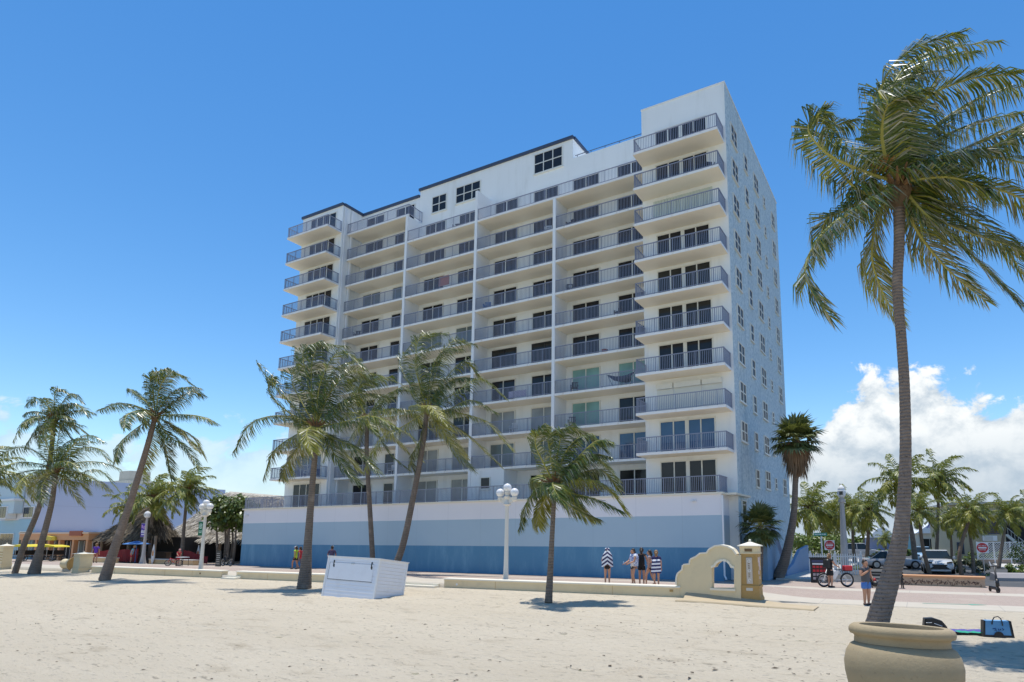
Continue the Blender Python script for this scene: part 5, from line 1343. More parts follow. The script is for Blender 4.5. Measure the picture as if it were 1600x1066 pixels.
# man with the phone
p = foot(1355, 946); f = 0.35
man, J = person('man in charcoal shirt and blue shorts raising a phone beside the big palm trunk', p, f, 1.68,
    dict(elR=(-.155, -.03, .655), wrR=(-.045, -.135, .76), elL=(.16, .02, .66), wrL=(.175, -.05, .545), hiL=(.055, 0, .51), hiR=(-.055, 0, .51)), cGrey, cBlue, 'hair', 0, 'skin', .55, .75, shoes='black', stout=1.16)
b = MB(); b.bev(-.04, .04, -.006, .006, -.075, .075, .004); o = b.build('phone', M['black'], None); tag(o, 'dark phone held up to the face of the man in blue shorts', 'phone')
pp = Matrix.Rotation(f, 4, 'Z') @ (J['wrR']+Vector((.02, -.05, .07))); o.location = p+pp; o.rotation_euler = (0, 0, f)
pp = Matrix.Rotation(f, 4, 'Z') @ (J['wrL']+Vector((.05, -.02, -.10)))
hr = empty('helmet', p+pp, f, 'black and red helmet hanging from the hand of the man in blue shorts', 'helmet')
b = MB(); b.ball((0, 0, -.03), .15, 16, 1, 1.15, .8); b.build('shell', M['black'], hr, smooth=True); b = MB(); b.tube([(-.06, 0, .08), (-.02, -.02, .17), (.05, 0, .10)], .028, 6); b.build('strap', M['red'], hr, smooth=True)
# girl with a striped towel over her head
twl = stripe_mat('navy_chevron_stripes', (.03, .03, .10), (.82, .82, .84), 5.2, .75, True)
twl2 = stripe_mat('navy_stripes', (.03, .03, .12), (.80, .79, .84), 6.2, .06)
p = P3(949, 917, 30.2); girl, J = person('girl in black shorts under a navy and white striped towel, seen from behind', p, math.pi, 1.66, dict(elL=(.15, -.03, .66), wrL=(.10, -.12, .62), elR=(-.14, -.02, .66), wrR=(-.13, -.06, .55)), cloth('pale_top', (.7, .5, .4)), cK, 'hairlight', 0, 'skin', .2, .52, shoes='skin', shirt_low=.60)
def drape(label, p, rz, mtl, prof, seed=1, name='towel', flat_=.72, ph=0, open_=None):
    """hanging cloth: ring profile (height, half width) with folds and thickness"""
    b = MB(); n = 36; rg = random.Random(seed); k0 = [rg.uniform(0, 6) for _ in range(3)]
    rings = len(prof)
    for (z, w_, y0) in prof:
        for i in range(n):
            a = 2*math.pi*i/n; f_ = 1+.05*math.sin(5*a+k0[0])+.04*math.sin(9*a+k0[1]); zz = z-.03*abs(math.sin(2*a+k0[2]))*(1 if z < prof[0][0]-.5 else 0)-(.10*abs(math.cos(a)) if (z, w_, y0) == prof[-1] and ph else 0)
            b.v.append((w_*f_*math.cos(a), y0+w_*flat_*f_*math.sin(a), zz))
    for j in range(rings-1):
        for i in range(n): i2 = (i+1) % n; b.face(j*n+i, j*n+i2, (j+1)*n+i2, (j+1)*n+i)
    b.face(*range(n))
    o = b.build(name, mtl, None, smooth=True, loc=p, rz=rz); tag(o, label, 'towel'); return o
drape('navy and white chevron striped towel draped over a girl\'s head and back', p, math.pi, twl, [(1.72, .02, .0), (1.70, .09, .0), (1.60, .115, .01), (1.50, .13, .02), (1.38, .21, .02), (1.22, .235, .02), (1.05, .25, .02), (.93, .27, .02)], 2, ph=1)
# group of four by the wall
p = P3(990, 918, 29.6); g1, J = person('woman holding out a phone, wrapped in a blue and white patterned towel, black shorts', p, R(-62), 1.68, dict(elR=(-.13, -.06, .66), wrR=(-.09, -.22, .60), elL=(.13, -.05, .66), wrL=(.08, -.2, .60), knL=(.056, -.05, .285), toL=(.062, -.1, .02)), cloth('white_top', (.72, .66, .62)), cK, 'hair', 0.02, 'skin', .3, .5, shoes='skin')
wp = Matrix.Rotation(R(-62), 4, 'Z') @ (J['wrR']+Vector((.04, -.10, .03)))
b = MB(); b.bev(-.04, .04, -.006, .006, -.07, .07, .004); o = b.build('phone', mat('pale_blue_phone', (.3, .5, .7), .4), None, loc=p+wp, rz=R(-62)); tag(o, 'pale blue phone held out by the woman in the patterned towel', 'phone')
def pattern_mat():
    m, t, q = newmat('blue_white_pattern_cloth'); tc_ = t.add('ShaderNodeTexCoord').outputs['Object']
    v_ = t.add('ShaderNodeTexVoronoi'); t.set(v_, 'Vector', tc_); t.set(v_, 'Scale', 12.)
    t.set(q, 'Base Color', t.ramp(v_.outputs['Distance'], [(.2, (.80, .80, .84)), (.42, (.45, .55, .78)), (.52, (.06, .10, .42)), (.75, (.75, .77, .82))])); t.set(q, 'Roughness', .85); return m
drape('blue and white patterned towel round the shoulders of the woman holding out a phone', p+Vector((.02, 0, 0)), R(-40), pattern_mat(), [(1.47, .07, .02), (1.43, .18, .02), (1.30, .235, .03), (1.12, .235, .03), (.98, .21, .03), (.90, .20, .03)], 3)
person('woman in a black dress standing behind the patterned towel, hair tied up', P3(1003, 919, 29.9), R(168), 1.72, dict(elR=(-.15, .02, .68), wrR=(-.16, -.06, .58)), cK, cK, 'hair', .05, 'skin', .05, .62, shoes='skin')
person('girl with dark hair walking between the black dress and the striped towel', P3(1016, 920, 29.4), R(-110), 1.62, dict(knL=(.056, -.10, .30), anL=(.056, -.10, .05), toL=(.06, -.18, .02), knR=(-.056, .03, .28), anR=(-.056, .14, .06), toR=(-.06, .06, .02)), cloth('grey_top', (.35, .3, .32)), cK, 'hair', .06, 'skin', .2, .45, shoes='skin')
p = P3(1026, 921, 29.0); person('girl in navy top with a striped towel wrapped from chest to thigh', p, R(175), 1.62, dict(elL=(.15, -.02, .67), wrL=(.10, -.1, .62)), cloth('navy_top', (.03, .03, .11)), cK, 'hairlight', .03, 'skin', .55, .5, shoes='skin')
drape('navy and white striped towel wrapped round the rightmost girl of the group', p, R(175), twl2, [(1.22, .15, 0), (1.20, .20, 0), (1.02, .195, 0), (.86, .21, 0), (.72, .225, 0), (.60, .23, 0)], 4)
# walkers at the left, by the base wall
walk = dict(knL=(.056, -.10, .30), anL=(.056, -.09, .05), toL=(.06, -.17, .02), knR=(-.056, .02, .28), anR=(-.056, .15, .07), toR=(-.06, .08, .03), elL=(.135, .06, .66), wrL=(.13, .03, .53), elR=(-.135, -.03, .65), wrR=(-.13, -.12, .56))
person('walker in lime shirt and black shorts under a white cap, by the blue wall', P3(461, 887, 47.6), R(-100), 1.74, walk, cLime, cK, 'hair', .03, 'skin2', .5, .6, hat=cWhite, shoes='black')
person('walker in a red shirt half hidden by the palm trunk', P3(468, 887, 47.9), R(-100), 1.70, walk, cRed, cloth('grey_leggings', (.15, .14, .18)), 'hair', .02, 'skin2', .5, 1.6, shoes='black')
person('person in a plum shirt seen from behind above the white storage box', P3(517, 893, 45), R(185), 1.76, dict(elL=(.16, .0, .65), elR=(-.16, .0, .65)), cPlum, cK, 'hair', 0, 'skin2', .9, 1.5, hat=cWhite, shoes='black', stout=1.08)
# people near the thatched hut
person('person in a purple shirt standing by the small pillar with the ball finial', P3(148, 880, 57), R(200), 1.74, None, cPurple, cloth('rust_shorts', (.45, .16, .10)), 'hairlight', 0, 'skin', .6, .7, shoes='black')
person('person in a white shirt standing left of the leaning palm', P3(176, 880, 60), R(150), 1.7, None, cWhite, cK, 'hair', 0, 'skin2', .6, .8, shoes='black')
person('person in pale blue shirt and straw hat leaning over the red barrier', P3(204, 879, 59), R(120), 1.68, None, cTeal, cRed, 'hairlight', 0, 'skin', .6, .9, hat=cloth('straw_hat', (.55, .45, .25)), shoes='black', lean=.25)
# ------------------------------------------------------------------ bicycles
def wheel(b, c, r, tw, n=26, mats=(0, 1), spokes=14, sw=.006, disc=False):
    b.mat(mats[0]); c = Vector(c); N = 10
    ring = [(r-tw*(1-math.cos(2*math.pi*i/N))*1.0, tw*math.sin(2*math.pi*i/N)) for i in range(N+1)]
    Mx = Matrix.Translation(c) @ Matrix.Rotation(math.pi/2, 4, 'X'); q = len(b.v)
    for (rr_, zz) in ring[:-1]:
        for k in range(n): a = 2*math.pi*k/n; b.v.append(tuple(Mx @ Vector((rr_*math.cos(a), rr_*math.sin(a), zz))))
    for i in range(N):
        for k in range(n): k2 = (k+1) % n; i2 = (i+1) % N; b.face(q+i*n+k, q+i*n+k2, q+i2*n+k2, q+i2*n+k)
    b.mat(mats[1]); b.lathe([(r-tw*2.2, -tw*.35), (r-tw*1.7, -tw*.4), (r-tw*1.7, tw*.4), (r-tw*2.2, tw*.35), (r-tw*2.2, -tw*.35)], n, (0, 0, 0), Mx, cap=False)
    for i in range(spokes):
        a = 2*math.pi*i/spokes; b.tube([c, c+Vector((math.cos(a)*(r-tw*1.9), 0, math.sin(a)*(r-tw*1.9)))], sw, 4)
    b.tube([c+Vector((0, -.06, 0)), c+Vector((0, .06, 0))], .03, 8)
def bicycle(label, loc, rz, r=.36, base=1.2, frame='white', tw=.045, magn=False, name='bicycle', group=None, rider_h=0):
    root = empty(name, loc, rz, label, 'bicycle', group); x0, x1 = -base/2, base/2
    for x_, sp_ in ((x0, 16), (x1, 3 if magn else 16)):
        b = MB(); wheel(b, (x_, 0, r), r, tw, spokes=sp_, sw=.022 if sp_ == 3 else .005); b.build('wheel', [M['black'], M['white'] if magn else M['steel']], root, smooth=True, angle=50)
    b = MB(); F = r/.36
    hd_, bb, st_ = Vector((x0+.20*F, 0, .92*F)), Vector((-.05*F, 0, .34*F)), Vector((x1-.38*F, 0, .82*F))
    for p_, q_, w_ in ((hd_, bb, .035), (hd_-Vector((0, 0, .06)), st_-Vector((0, 0, .08)), .03), (bb, st_, .028), (bb, (x1, .05, r), .016), (st_-Vector((0, 0, .1)), (x1, .05, r), .014), (bb, (x1, -.05, r), .016), (hd_, (x0, .05, r), .022), (hd_, (x0, -.05, r), .022)): b.tube([p_, q_], w_*F, 6)
    b.build('frame', M[frame], root, smooth=True)
    b = MB(); b.prism([(st_.x-.16*F, st_.z+.08*F), (st_.x+.13*F, st_.z+.10*F), (st_.x+.12*F, st_.z+.04*F), (st_.x-.16*F, st_.z+.05*F)], -.06*F, .06*F); b.tube([st_, st_+Vector((0, 0, .06*F))], .015, 6); b.build('saddle', M['black'], root)
    b = MB(); t_ = hd_+Vector((-.02, 0, .14*F)); b.tube([hd_, t_], .016, 6); b.tube([t_+Vector((.12*F, -.30*F, .02)), t_+Vector((0, -.16*F, .03)), t_+Vector((0, .16*F, .03)), t_+Vector((.12*F, .30*F, .02))], .014, 6); b.build('handlebar', M['black'], root)
    b = MB(); b.tube([bb+Vector((.1, -.1, -.12))*F, bb+Vector((0, -.07, 0))*F, bb+Vector((0, .07, 0))*F, bb+Vector((-.1, .1, .12))*F], .014, 5); b.lathe([(.09*F, -.01), (.09*F, .01)], 14, (0, 0, 0), Matrix.Translation(bb) @ Matrix.Rotation(math.pi/2, 4, 'X')); b.build('crank', M['steel'], root)
    return root
p = P3(1306, 918, 32.2)
bk = bicycle('white electric bicycle with black three-spoke wheel and red crate behind the saddle', p, .06, .365, 1.22, 'white', .05, True)
b = MB(); b.prism([(-.28, .45), (-.02, .40), (.14, .78), (.02, .84), (-.16, .72)], -.06, .06); b.build('battery_panel', M['white'], bk)
b = MB(); b.box(.36, .86, -.10, .10, .80, .84); b.build('carrier', M['black'], bk)
b = MB(); b.bev(-.2, .2, -.17, .17, 0, .24, .03); o = b.build('crate', M['red'], None, loc=p+Vector((.66, .04, .845)), rz=.06); tag(o, 'red crate on the carrier of the white electric bicycle', 'crate')
p2 = P3(1298, 918, 32.0)
cy, J = person('cyclist in black with long fair hair standing over the white electric bicycle', p2, R(115), 1.70, dict(elR=(-.14, -.06, .68), wrR=(-.12, -.20, .62), elL=(.14, -.06, .68), wrL=(.12, -.20, .62)), cK, cK, 'hairlight', .14, 'skin', .35, .8, shoes='black')
b = MB(); b.bev(-.17, .17, .10, .30, .98, 1.42, .05); b.build('body', M['black'], None).name = 'backpack'
o = bpy.data.objects['backpack']; o.location = p2; o.rotation_euler = (0, 0, R(115)); tag(o, 'black backpack worn by the cyclist in black', 'backpack')
p = P3(271, 884, 50); bicycle('small red child bicycle on the broadwalk in front of the hut', p, .3, .25, .8, 'red', .03)
person('child in red leaning over the small red bicycle', P3(277, 884, 50.5), R(60), 1.35, dict(elR=(-.13, -.08, .68), wrR=(-.11, -.2, .62)), cRed, cRed, 'hairlight', 0, 'skin', .5, .7, shoes='black', lean=.3, hat=cloth('pink_cap', (.7, .4, .4)))
# seated-height white crate table next to the child
p = P3(284, 886, 49.6); root = empty('folding_table', p, YAW, 'small white folding table beside the red child bicycle', 'table'); b = MB(); b.box(-.42, .42, -.3, .3, .68, .72); b.build('tabletop', M['white'], root)
for sx in (-1, 1):
    for sy in (-1, 1): b = MB(); b.tube([(sx*.38, sy*.26, 0), (sx*.38, sy*.26, .68)], .02, 6); b.build('leg', M['black'], root)
# kick scooter
p = onG(1560, 927); root = empty('kick_scooter', p, -1.0, 'black electric kick scooter parked at the right on the broadwalk', 'scooter')
for x_, y_ in ((0, 0), (-.62, .62)):
    b = MB(); wheel(b, (0, 0, .14), .14, .035, 20, spokes=6, sw=.012); o = b.build('wheel', [M['black'], M['black']], root, smooth=True, loc=(x_, y_, 0)); o.rotation_euler = (0, 0, R(80) if x_ == 0 else R(130))
b = MB(); b.tube([(-.06, .06, .20), (-.60, .60, .20)], .075, 8, sq=.5); b.build('deck', M['black'], root)
b = MB(); b.tube([(0, .0, .10), (-.05, .06, .45), (-.14, .16, 1.18)], [.055, .06, .035], 8); b.tube([(0, 0, .3), (-.04, .05, .62)], .085, 8); b.build('stem', M['black'], root, smooth=True)
b = MB(); b.tube([(-.36, -.05, 1.2), (-.16, .15, 1.2), (.04, .35, 1.2)], .025, 6); b.build('handlebar', M['black'], root)
b = MB(); b.tube([(-.24, .06, 1.22), (-.28, .02, 1.42)], [.03, .015], 6); b.build('phone_holder', M['white'], root)
b = MB(); b.box(-.09, -.02, -.03, .02, .38, .56); b.build('number_plate', M['white'], root)
# ------------------------------------------------------------------ cars
def car(label, loc, rz, paint, L=4.6, W=1.85, Hc=1.55, suv=False, cat='car', group='cars along the side street'):
    """lofted shell; nose points to local -Y"""
    root = empty('parked_car', loc, rz, label, cat, group); h2 = W/2
    S = [(-.500, .62, .30, .46), (-.485, .84, .26, .66), (-.44, .93, .24, .80), (-.30, .98, .22, .92), (-.18, 1.0, .22, .97), (.10, 1.0, .22, .99), (.34, .99, .22, 1.0), (.44, .95, .24, .99), (.485, .86, .28, .90), (.50, .70, .34, .74)]
    k = Hc/1.55; b = MB(); n = 10
    for (y, ww, z0, z1) in S:
        w_ = h2*ww; z1 *= k*(1.02 if suv else .92); z0 *= k
        pr = [(-w_*.82, z0), (-w_*.97, z0+.10), (-w_, z0+.28*(z1-z0)), (-w_*.99, z0+.7*(z1-z0)), (-w_*.90, z1-.03), (-w_*.55, z1), (w_*.55, z1), (w_*.90, z1-.03), (w_*.99, z0+.7*(z1-z0)), (w_, z0+.28*(z1-z0)), (w_*.97, z0+.10), (w_*.82, z0)]
        for (x, z) in pr: b.v.append((x, y*L, z))
    m = 12
    for i in range(len(S)-1):
        for j in range(m): j2 = (j+1) % m; b.face(i*m+j, i*m+j2, (i+1)*m+j2, (i+1)*m+j)
    b.face(*range(m)); b.face(*range((len(S)-1)*m, len(S)*m))
    b.build('body', paint, root, smooth=True, angle=50)
    zb = 1.0*k*(1.0 if suv else .90); zt = Hc; y0, y1, y2, y3 = (-.20*L, -.06*L, .33*L, .46*L) if suv else (-.17*L, -.02*L, .22*L, .40*L)
    b = MB(); wb, wt = h2*.90, h2*.70
    q = [(-wb, y0, zb), (wb, y0, zb), (wb, y3, zb), (-wb, y3, zb), (-wt, y1, zt-.05), (wt, y1, zt-.05), (wt, y2, zt-.05), (-wt, y2, zt-.05)]
    b.v = q
    for f_ in ((0, 1, 5, 4), (1, 2, 6, 5), (2, 3, 7, 6), (3, 0, 4, 7)): b.face(*f_)
    b.build('windows', M['carglass'], root)
    b = MB(); b.bev(-wt-.03, wt+.03, y1-.05, y2+.05, zt-.07, zt, .03)
    for s in (-1, 1):
        for (ya, yb, yc, yd) in ((y0, y0+.07, y1, y1+.07), (y3-.07, y3, y2-.07, y2), ((y0+y3)/2-.04, (y0+y3)/2+.04, (y1+y2)/2-.04, (y1+y2)/2+.04)):
            a = len(b.v); b.v += [(s*(wb+.012), ya, zb-.02), (s*(wb+.012), yb, zb-.02), (s*(wt+.02), yd, zt-.05), (s*(wt+.02), yc, zt-.05)]; b.face(a, a+1, a+2, a+3)
    b.build('roof', paint, root, smooth=True, angle=40)
    for s in (-1, 1):
        for y in (-.31*L, .30*L):
            b = MB(); Mx = Matrix.Translation((s*(h2-.09), y, .335)) @ Matrix.Rotation(math.pi/2, 4, 'Y'); b.lathe([(.2, -.1), (.33, -.11), (.345, -.06), (.345, .06), (.33, .11), (.22, .115)], 22, (0, 0, 0), Mx); o = b.build('wheel', M['black'], root, smooth=True, angle=40)
            b = MB(); b.lathe([(.215, s*.116), (.19, s*.10), (.05, s*.125), (.001, s*.127)], 14, (0, 0, 0), Mx); b.build('rim', M['steel'], o)
        b = MB(); zl = .70*k*(1.05 if suv else .92); b.prism([(s*h2*.46, zl-.04), (s*h2*.86, zl+.02), (s*h2*.80, zl+.10), (s*h2*.48, zl+.05)], -.485*L, -.40*L); b.build('headlight', M['glass2'], root)
        b = MB(); b.bev(s*(h2+.10)-.09, s*(h2+.10)+.09, y0+.15, y0+.30, zb-.02, zb+.14, .03); b.build('mirror', paint, root)
        b = MB(); b.box(s*h2*.62-.16, s*h2*.62+.16, .478*L, .5*L, zl+.04, zl+.16); b.build('tail_light', M['red'], root)
    b = MB(); zg = .34*k
    b.prism([(-h2*.52, zg+.30), (h2*.52, zg+.30), (h2*.40, zg+.18), (h2*.66, zg-.02), (-h2*.66, zg-.02), (-h2*.40, zg+.18)], -.512*L, -.49*L); b.build('grille', M['black'], root)
    b = MB(); b.box(-h2*.7, h2*.7, -.515*L, -.48*L, .20, .28); b.build('bumper', paint, root)
    return root
def paint(name, c): 
    m, t, q = newmat(name); t.set(q, 'Base Color', c); t.set(q, 'Roughness', .25); t.set(q, 'Coat Weight', .6); t.set(q, 'Coat Roughness', .05); return m
pw = paint('white_car_paint', (.58, .59, .60)); ps = paint('silver_car_paint', (.44, .43, .44)); pb2 = paint('pale_blue_car_paint', (.30, .45, .58)); pg = paint('grey_car_paint', (.34, .34, .35))
p = at(1466, 905, 46); p.z = .01; car('white off-road car with black grille facing the camera between palm trunks', p, -.44, pw, 4.7, 1.9, 1.62, True)
p = at(1396, 900, 52); p.z = .01; car('silver saloon car parked across the street behind the big trunk', p, R(78), ps, 4.8, 1.85, 1.45)
p = at(1443, 890, 66); p.z = .01; car('pale blue car parked behind the white off-road car', p, -.4, pb2, 4.5, 1.8, 1.6, True)
p = at(1349, 890, 74); p.z = .01; car('grey high-roofed car behind the cyclist and the lantern post', p, R(70), pg, 4.6, 1.9, 1.9, True)
# ------------------------------------------------------------------ left: hotel, shop front, thatched hut, pedal carts
lil = mat('lilac_blue_render', (.40, .485, .65), .75, .06, .25, .15, 20, dirt=.2, dscale=.3, dcol=(.50, .47, .62))
hot = empty('hotel', b2w(-81, -4), YAW, 'white and turquoise hotel with a plain lilac side wall at far left', 'building')
b = MB(); b.box(-40, 0, 0, 22, 0, 9.6); 
for i, f in enumerate(b.f):
    n = (Vector(b.v[f[1]])-Vector(b.v[f[0]])).cross(Vector(b.v[f[2]])-Vector(b.v[f[1]]))
    b.m[i] = 1 if n.x > .5*n.length else 0
b.build('wall', [mat('pale_hotel_wall', (.68, .69, .72), .75, .06, .4), lil], hot)
b = MB(); b.box(-40, -.02, -.06, .0, 0, 4.6); b.box(-4.2, -.02, -.1, -.06, 3.7, 4.7); b.build('ground_storey', mat('turquoise_render', (.36, .55, .63), .75, .08, .4), hot)
b = MB(); b.box(-9.2, -3.6, -.9, -.061, 5.4, 9.9); b.build('bay', mat('pale_aqua_render', (.56, .68, .72), .75, .05, .4), hot)
b = MB(); b.box(-9.4, -3.3, -1.1, -.06, 6.9, 7.15); b.box(-40.1, .12, -.12, .1, 9.6, 9.85); b.build('cornice', M['white'], hot)
for (x0, x1, z0, z1) in ((-3.1, -.6, 4.95, 6.1), (-8.2, -5.2, 4.9, 6.2), (-12.6, -10.2, 4.6, 8.2), (-3.3, -.7, .4, 3.2), (-8.5, -5.0, .2, 3.0), (-13, -10.5, .2, 3.2)):
    b = MB(); b.box(x0-.1, x1+.1, -1.0 if x0 == -8.2 else -.14, -.05, z0-.1, z1+.1); fr = b.build('window', M['white'] if z0 > 1 else M['frame'], hot)
    b = MB(); yy = -1.02 if x0 == -8.2 else -.16
    n_ = 4
    for i in range(n_): b.box(x0+(x1-x0)*i/n_+.04, x0+(x1-x0)*(i+1)/n_-.04, yy, yy+.03, z0, z1)
    b.build('glass_pane', M['glass'], fr)
hc = at(194, 746, 98); hu, hv = w2b(hc.x, hc.y); hu += 81; hv += 4
b = MB(); b.box(hu-1.5, hu+1.6, hv, hv+3, 9.6, hc.z+1.0); b.box(hu-4, hu+1.9, hv-.3, hv+4, 9.6, hc.z-.5); b.build('roof_house', mat('tan_render', (.50, .46, .36), .8), hot)

for z_ in (3.1, 6.3):
    b = MB(); b.box(.0, .012, .3, 21.7, z_, z_+.03); b.build('render_joint', mat('joint_shade_paint', (.33, .38, .53), .8), hot)
# shop front
sh = empty('shop_front', b2w(-81.5, -4.4), YAW, 'low orange shop front with awning fascia and dark openings', 'shop')
b = MB(); b.box(0, 15.2, .8, 6.5, 0, 2.9); b.build('wall', mat('dim_shop_wall', (.16, .10, .07), .8, .1, .5), sh)
b = MB(); b.box(-.3, 15.4, -.6, 6.8, 2.3, 2.95); b.build('fascia', M['orange'], sh)
b = MB(); b.box(-.4, 15.5, -.7, 6.9, 2.95, 3.12); b.build('parapet', mat('peach_render', (.76, .55, .38), .75), sh)
b = MB(); b.box(11.6, 14.2, -.75, -.62, 2.75, 3.25); b.build('sign', mat('rust_sign', (.35, .08, .03), .6), sh)
b = MB(); b.prism([(5.6, 2.3), (7.2, 2.75), (8.6, 2.65), (8.7, 2.25)], -1.1, -.62); b.build('awning_sign', mat('yellow_sign', (.62, .48, .05), .6), sh)
for x in (.2, 3.6, 6.6, 9.0, 12.0, 14.9):
    b = MB(); b.box(x-.2, x+.2, -.5, -.1, 0, 2.3); b.build('column', M['orange'], sh)
for x0, x1, m_ in ((.6, 3.2, 'glass2'), (4.0, 6.2, 'glass'), (7.0, 8.7, 'dark'), (9.4, 11.7, 'curtain2'), (12.3, 14.6, 'glass')):
    b = MB(); b.box(x0, x1, .72, .79, .1, 2.2); b.build('opening', M[m_], sh)
    b = MB(); b.box(x0, x0+.06, .66, .71, .1, 2.2); b.box((x0+x1)/2-.03, (x0+x1)/2+.03, .66, .71, .1, 2.2); b.box(x1-.06, x1, .66, .71, .1, 2.2); b.build('door_frame', M['white'], sh)
# thatched hut: a long hipped roof and a lower dark gable at its left
def thatch_roof(name, m, parent, foot_, ridge, seed, n, L=.75):
    """foot_: four eave corners; ridge: two ridge points"""
    rg = random.Random(seed); b = MB(); f = [Vector(p) for p in foot_]; r = [Vector(p) for p in ridge]
    planes = [(f[0], f[1], r[1], r[0]), (f[1], f[2], r[1], r[1]), (f[2], f[3], r[0], r[1]), (f[3], f[0], r[0], r[0])]
    for pl_ in planes: b.poly(pl_ if (pl_[2]-pl_[3]).length > .01 else pl_[:3])
    for (a, c, d, e) in planes:
        A_ = ((c-a).length+(d-e).length)*.5*((d-c).length); cnt = int(n*A_/150)
        nrm = (c-a).cross(d-a).normalized()
        if nrm.z < 0: nrm = -nrm
        for i in range(cnt):
            s, t = rg.random(), rg.random()**1.15-.03; p = (a.lerp(c, s)).lerp(e.lerp(d, s), t); up_ = ((e.lerp(d, s))-(a.lerp(c, s))).normalized()
            side = up_.cross(nrm).normalized(); dn = (-up_+side*rg.uniform(-.45, .45)+nrm*rg.uniform(-.02, .30)).normalized()
            q = p+nrm*rg.uniform(.03, .16); w_ = side*rg.uniform(.04, .11); l_ = L*rg.uniform(.5, 1.1)
            k = len(b.v); b.v += [tuple(q-w_), tuple(q+w_), tuple(q+dn*l_+w_*.3), tuple(q+dn*l_-w_*.3)]; b.face(k, k+1, k+2, k+3)
    return b.build(name, m, parent, fix=False)
hut = empty('thatched_hut', b2w(-72, 2), YAW, 'large palm-thatched bar hut with dark open sides', 'hut')
thatch_roof('roof', M['thatch'], hut, [(8, -1.0, 2.35), (22.3, -1.0, 2.3), (22.3, 14, 2.4), (8, 14, 2.5)], [(9.5, 5.2, 8.0), (19.0, 5.2, 7.2)], 3, 5200)
thatch_roof('lean_roof', M['thatchdark'], hut, [(5.6, -6.4, 2.4), (15.6, -6.4, 2.3), (11.5, -1.2, 2.4), (5.8, -1.2, 2.6)], [(10.4, -3.6, 5.9), (11.4, -3.4, 6.0)], 4, 3600)
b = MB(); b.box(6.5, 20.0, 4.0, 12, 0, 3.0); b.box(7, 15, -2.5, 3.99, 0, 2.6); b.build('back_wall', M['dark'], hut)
for x in (6.2, 8.8, 11.4, 14.0, 16.2, 17.6, 19.0, 20.0):
    b = MB(); b.tube([(x, -.4 if x > 17 else -5.9, 0), (x+.05, -.4 if x > 17 else -5.9, 2.7)], .13, 8); b.build('post', mat('timber_post', (.30, .22, .15), .8, .2, 3) if x == 6.2 else bpy.data.materials['timber_post'], hut)
b = MB(); b.box(7.2, 15.8, -4.6, -4.1, 0, 1.08); b.box(7.1, 15.9, -4.8, -4.0, 1.08, 1.14); b.build('counter', mat('dark_timber', (.09, .055, .035), .7, .2, 3), hut)
for i in range(6):
    x = 7.8+i*1.4; yq = -5.2; b = MB(); b.lathe([(.17, .72), (.17, .78)], 12, (x, yq, 0)); b.tube([(x, yq, 0), (x, yq, .72)], .04, 6); b.lathe([(.2, 0), (.2, .04)], 12, (x, yq, 0)); st_ = b.build('bar_stool', M['redcloth'], None, loc=hut.location, rz=YAW); tag(st_, 'red-topped bar stool at the hut counter', 'stool', 'bar stools at the thatched hut')
b = MB(); b.lathe([(.02, 2.25), (1.2, 1.95), (1.15, 1.9)], 8, (15.6, -7.2, 0)); b.tube([(15.6, -7.2, 0), (15.6, -7.2, 2.2)], .03, 6); o = b.build('parasol', mat('blue_parasol_cloth', (.06, .20, .50), .7), None, loc=hut.location, rz=YAW); tag(o, 'blue parasol under the edge of the thatched roof', 'parasol')
# low planter curbs and red mesh barrier in front of the hut
def bar_(label, px0, px1, py, Y, h, m, cap_=True, name='planter_curb', cat='low wall'):
    a, c = at(px0, py, Y), at(px1, py, Y*1.0); u0 = w2b(a.x, a.y); pA = Vector((a.x, a.y, 0)); d = b2w(1, 0)-b2w(0, 0); Lb = (c.x-a.x)/d.x
    root = empty(name, (pA.x, pA.y, gz(pA.x, pA.y)), YAW, label, cat, None); b = MB(); b.box(0, Lb, 0, .5, -.1, h); b.build('face', m, root)
    if cap_: b = MB(); b.box(-.03, Lb+.03, -.04, .54, h, h+.07); b.build('coping', M['orange'] if m is M['creamtop'] else M['kerb'], root)
    return root
bar_('tan planter curb right of the purple banner post', 232, 336, 884, 59, .42, mat('tan_curb', (.60, .42, .22), .8, .1, 1))
bar_('tan planter curb left of the purple banner post', 145, 196, 882, 60, .42, bpy.data.materials['tan_curb'])
def barrier(label, px0, px1, Y, h0, h1, post=True):
    a, c = at(px0, 875, Y), at(px1, 875, Y); root = empty('mesh_barrier', (a.x, a.y, gz(a.x, a.y)), math.atan2(-.2, 1)*0+YAW*.6, label, 'barrier', None); Lb = (c.x-a.x)*1.1
    b = MB(); n = 24
    for i in range(n+1):
        t = i/n; z1 = h0+(h1-h0)*t-.08*math.sin(math.pi*t*3)**2; b.v += [(Lb*t, .05*math.sin(i*1.3), .12), (Lb*t, .05*math.sin(i*1.3+1), z1)]
    for i in range(n): b.face(2*i, 2*i+2, 2*i+3, 2*i+1)
    o = b.build('cloth', M['redcloth'], root, fix=False); md = o.modifiers.new('thickness', 'SOLIDIFY'); md.thickness = .02
    for i in range(5):
        b = MB(); b.tube([(Lb*i/4, .04, 0), (Lb*i/4, .04, (h0+(h1-h0)*i/4)+.05)], .025, 6); b.build('post', M['redcloth'], root)
barrier('red mesh barrier in front of the dark thatched gable', 148, 228, 62, 1.15, 1.35)
barrier('red mesh barrier sloping down right of the child in red', 283, 330, 60, 1.5, .75)
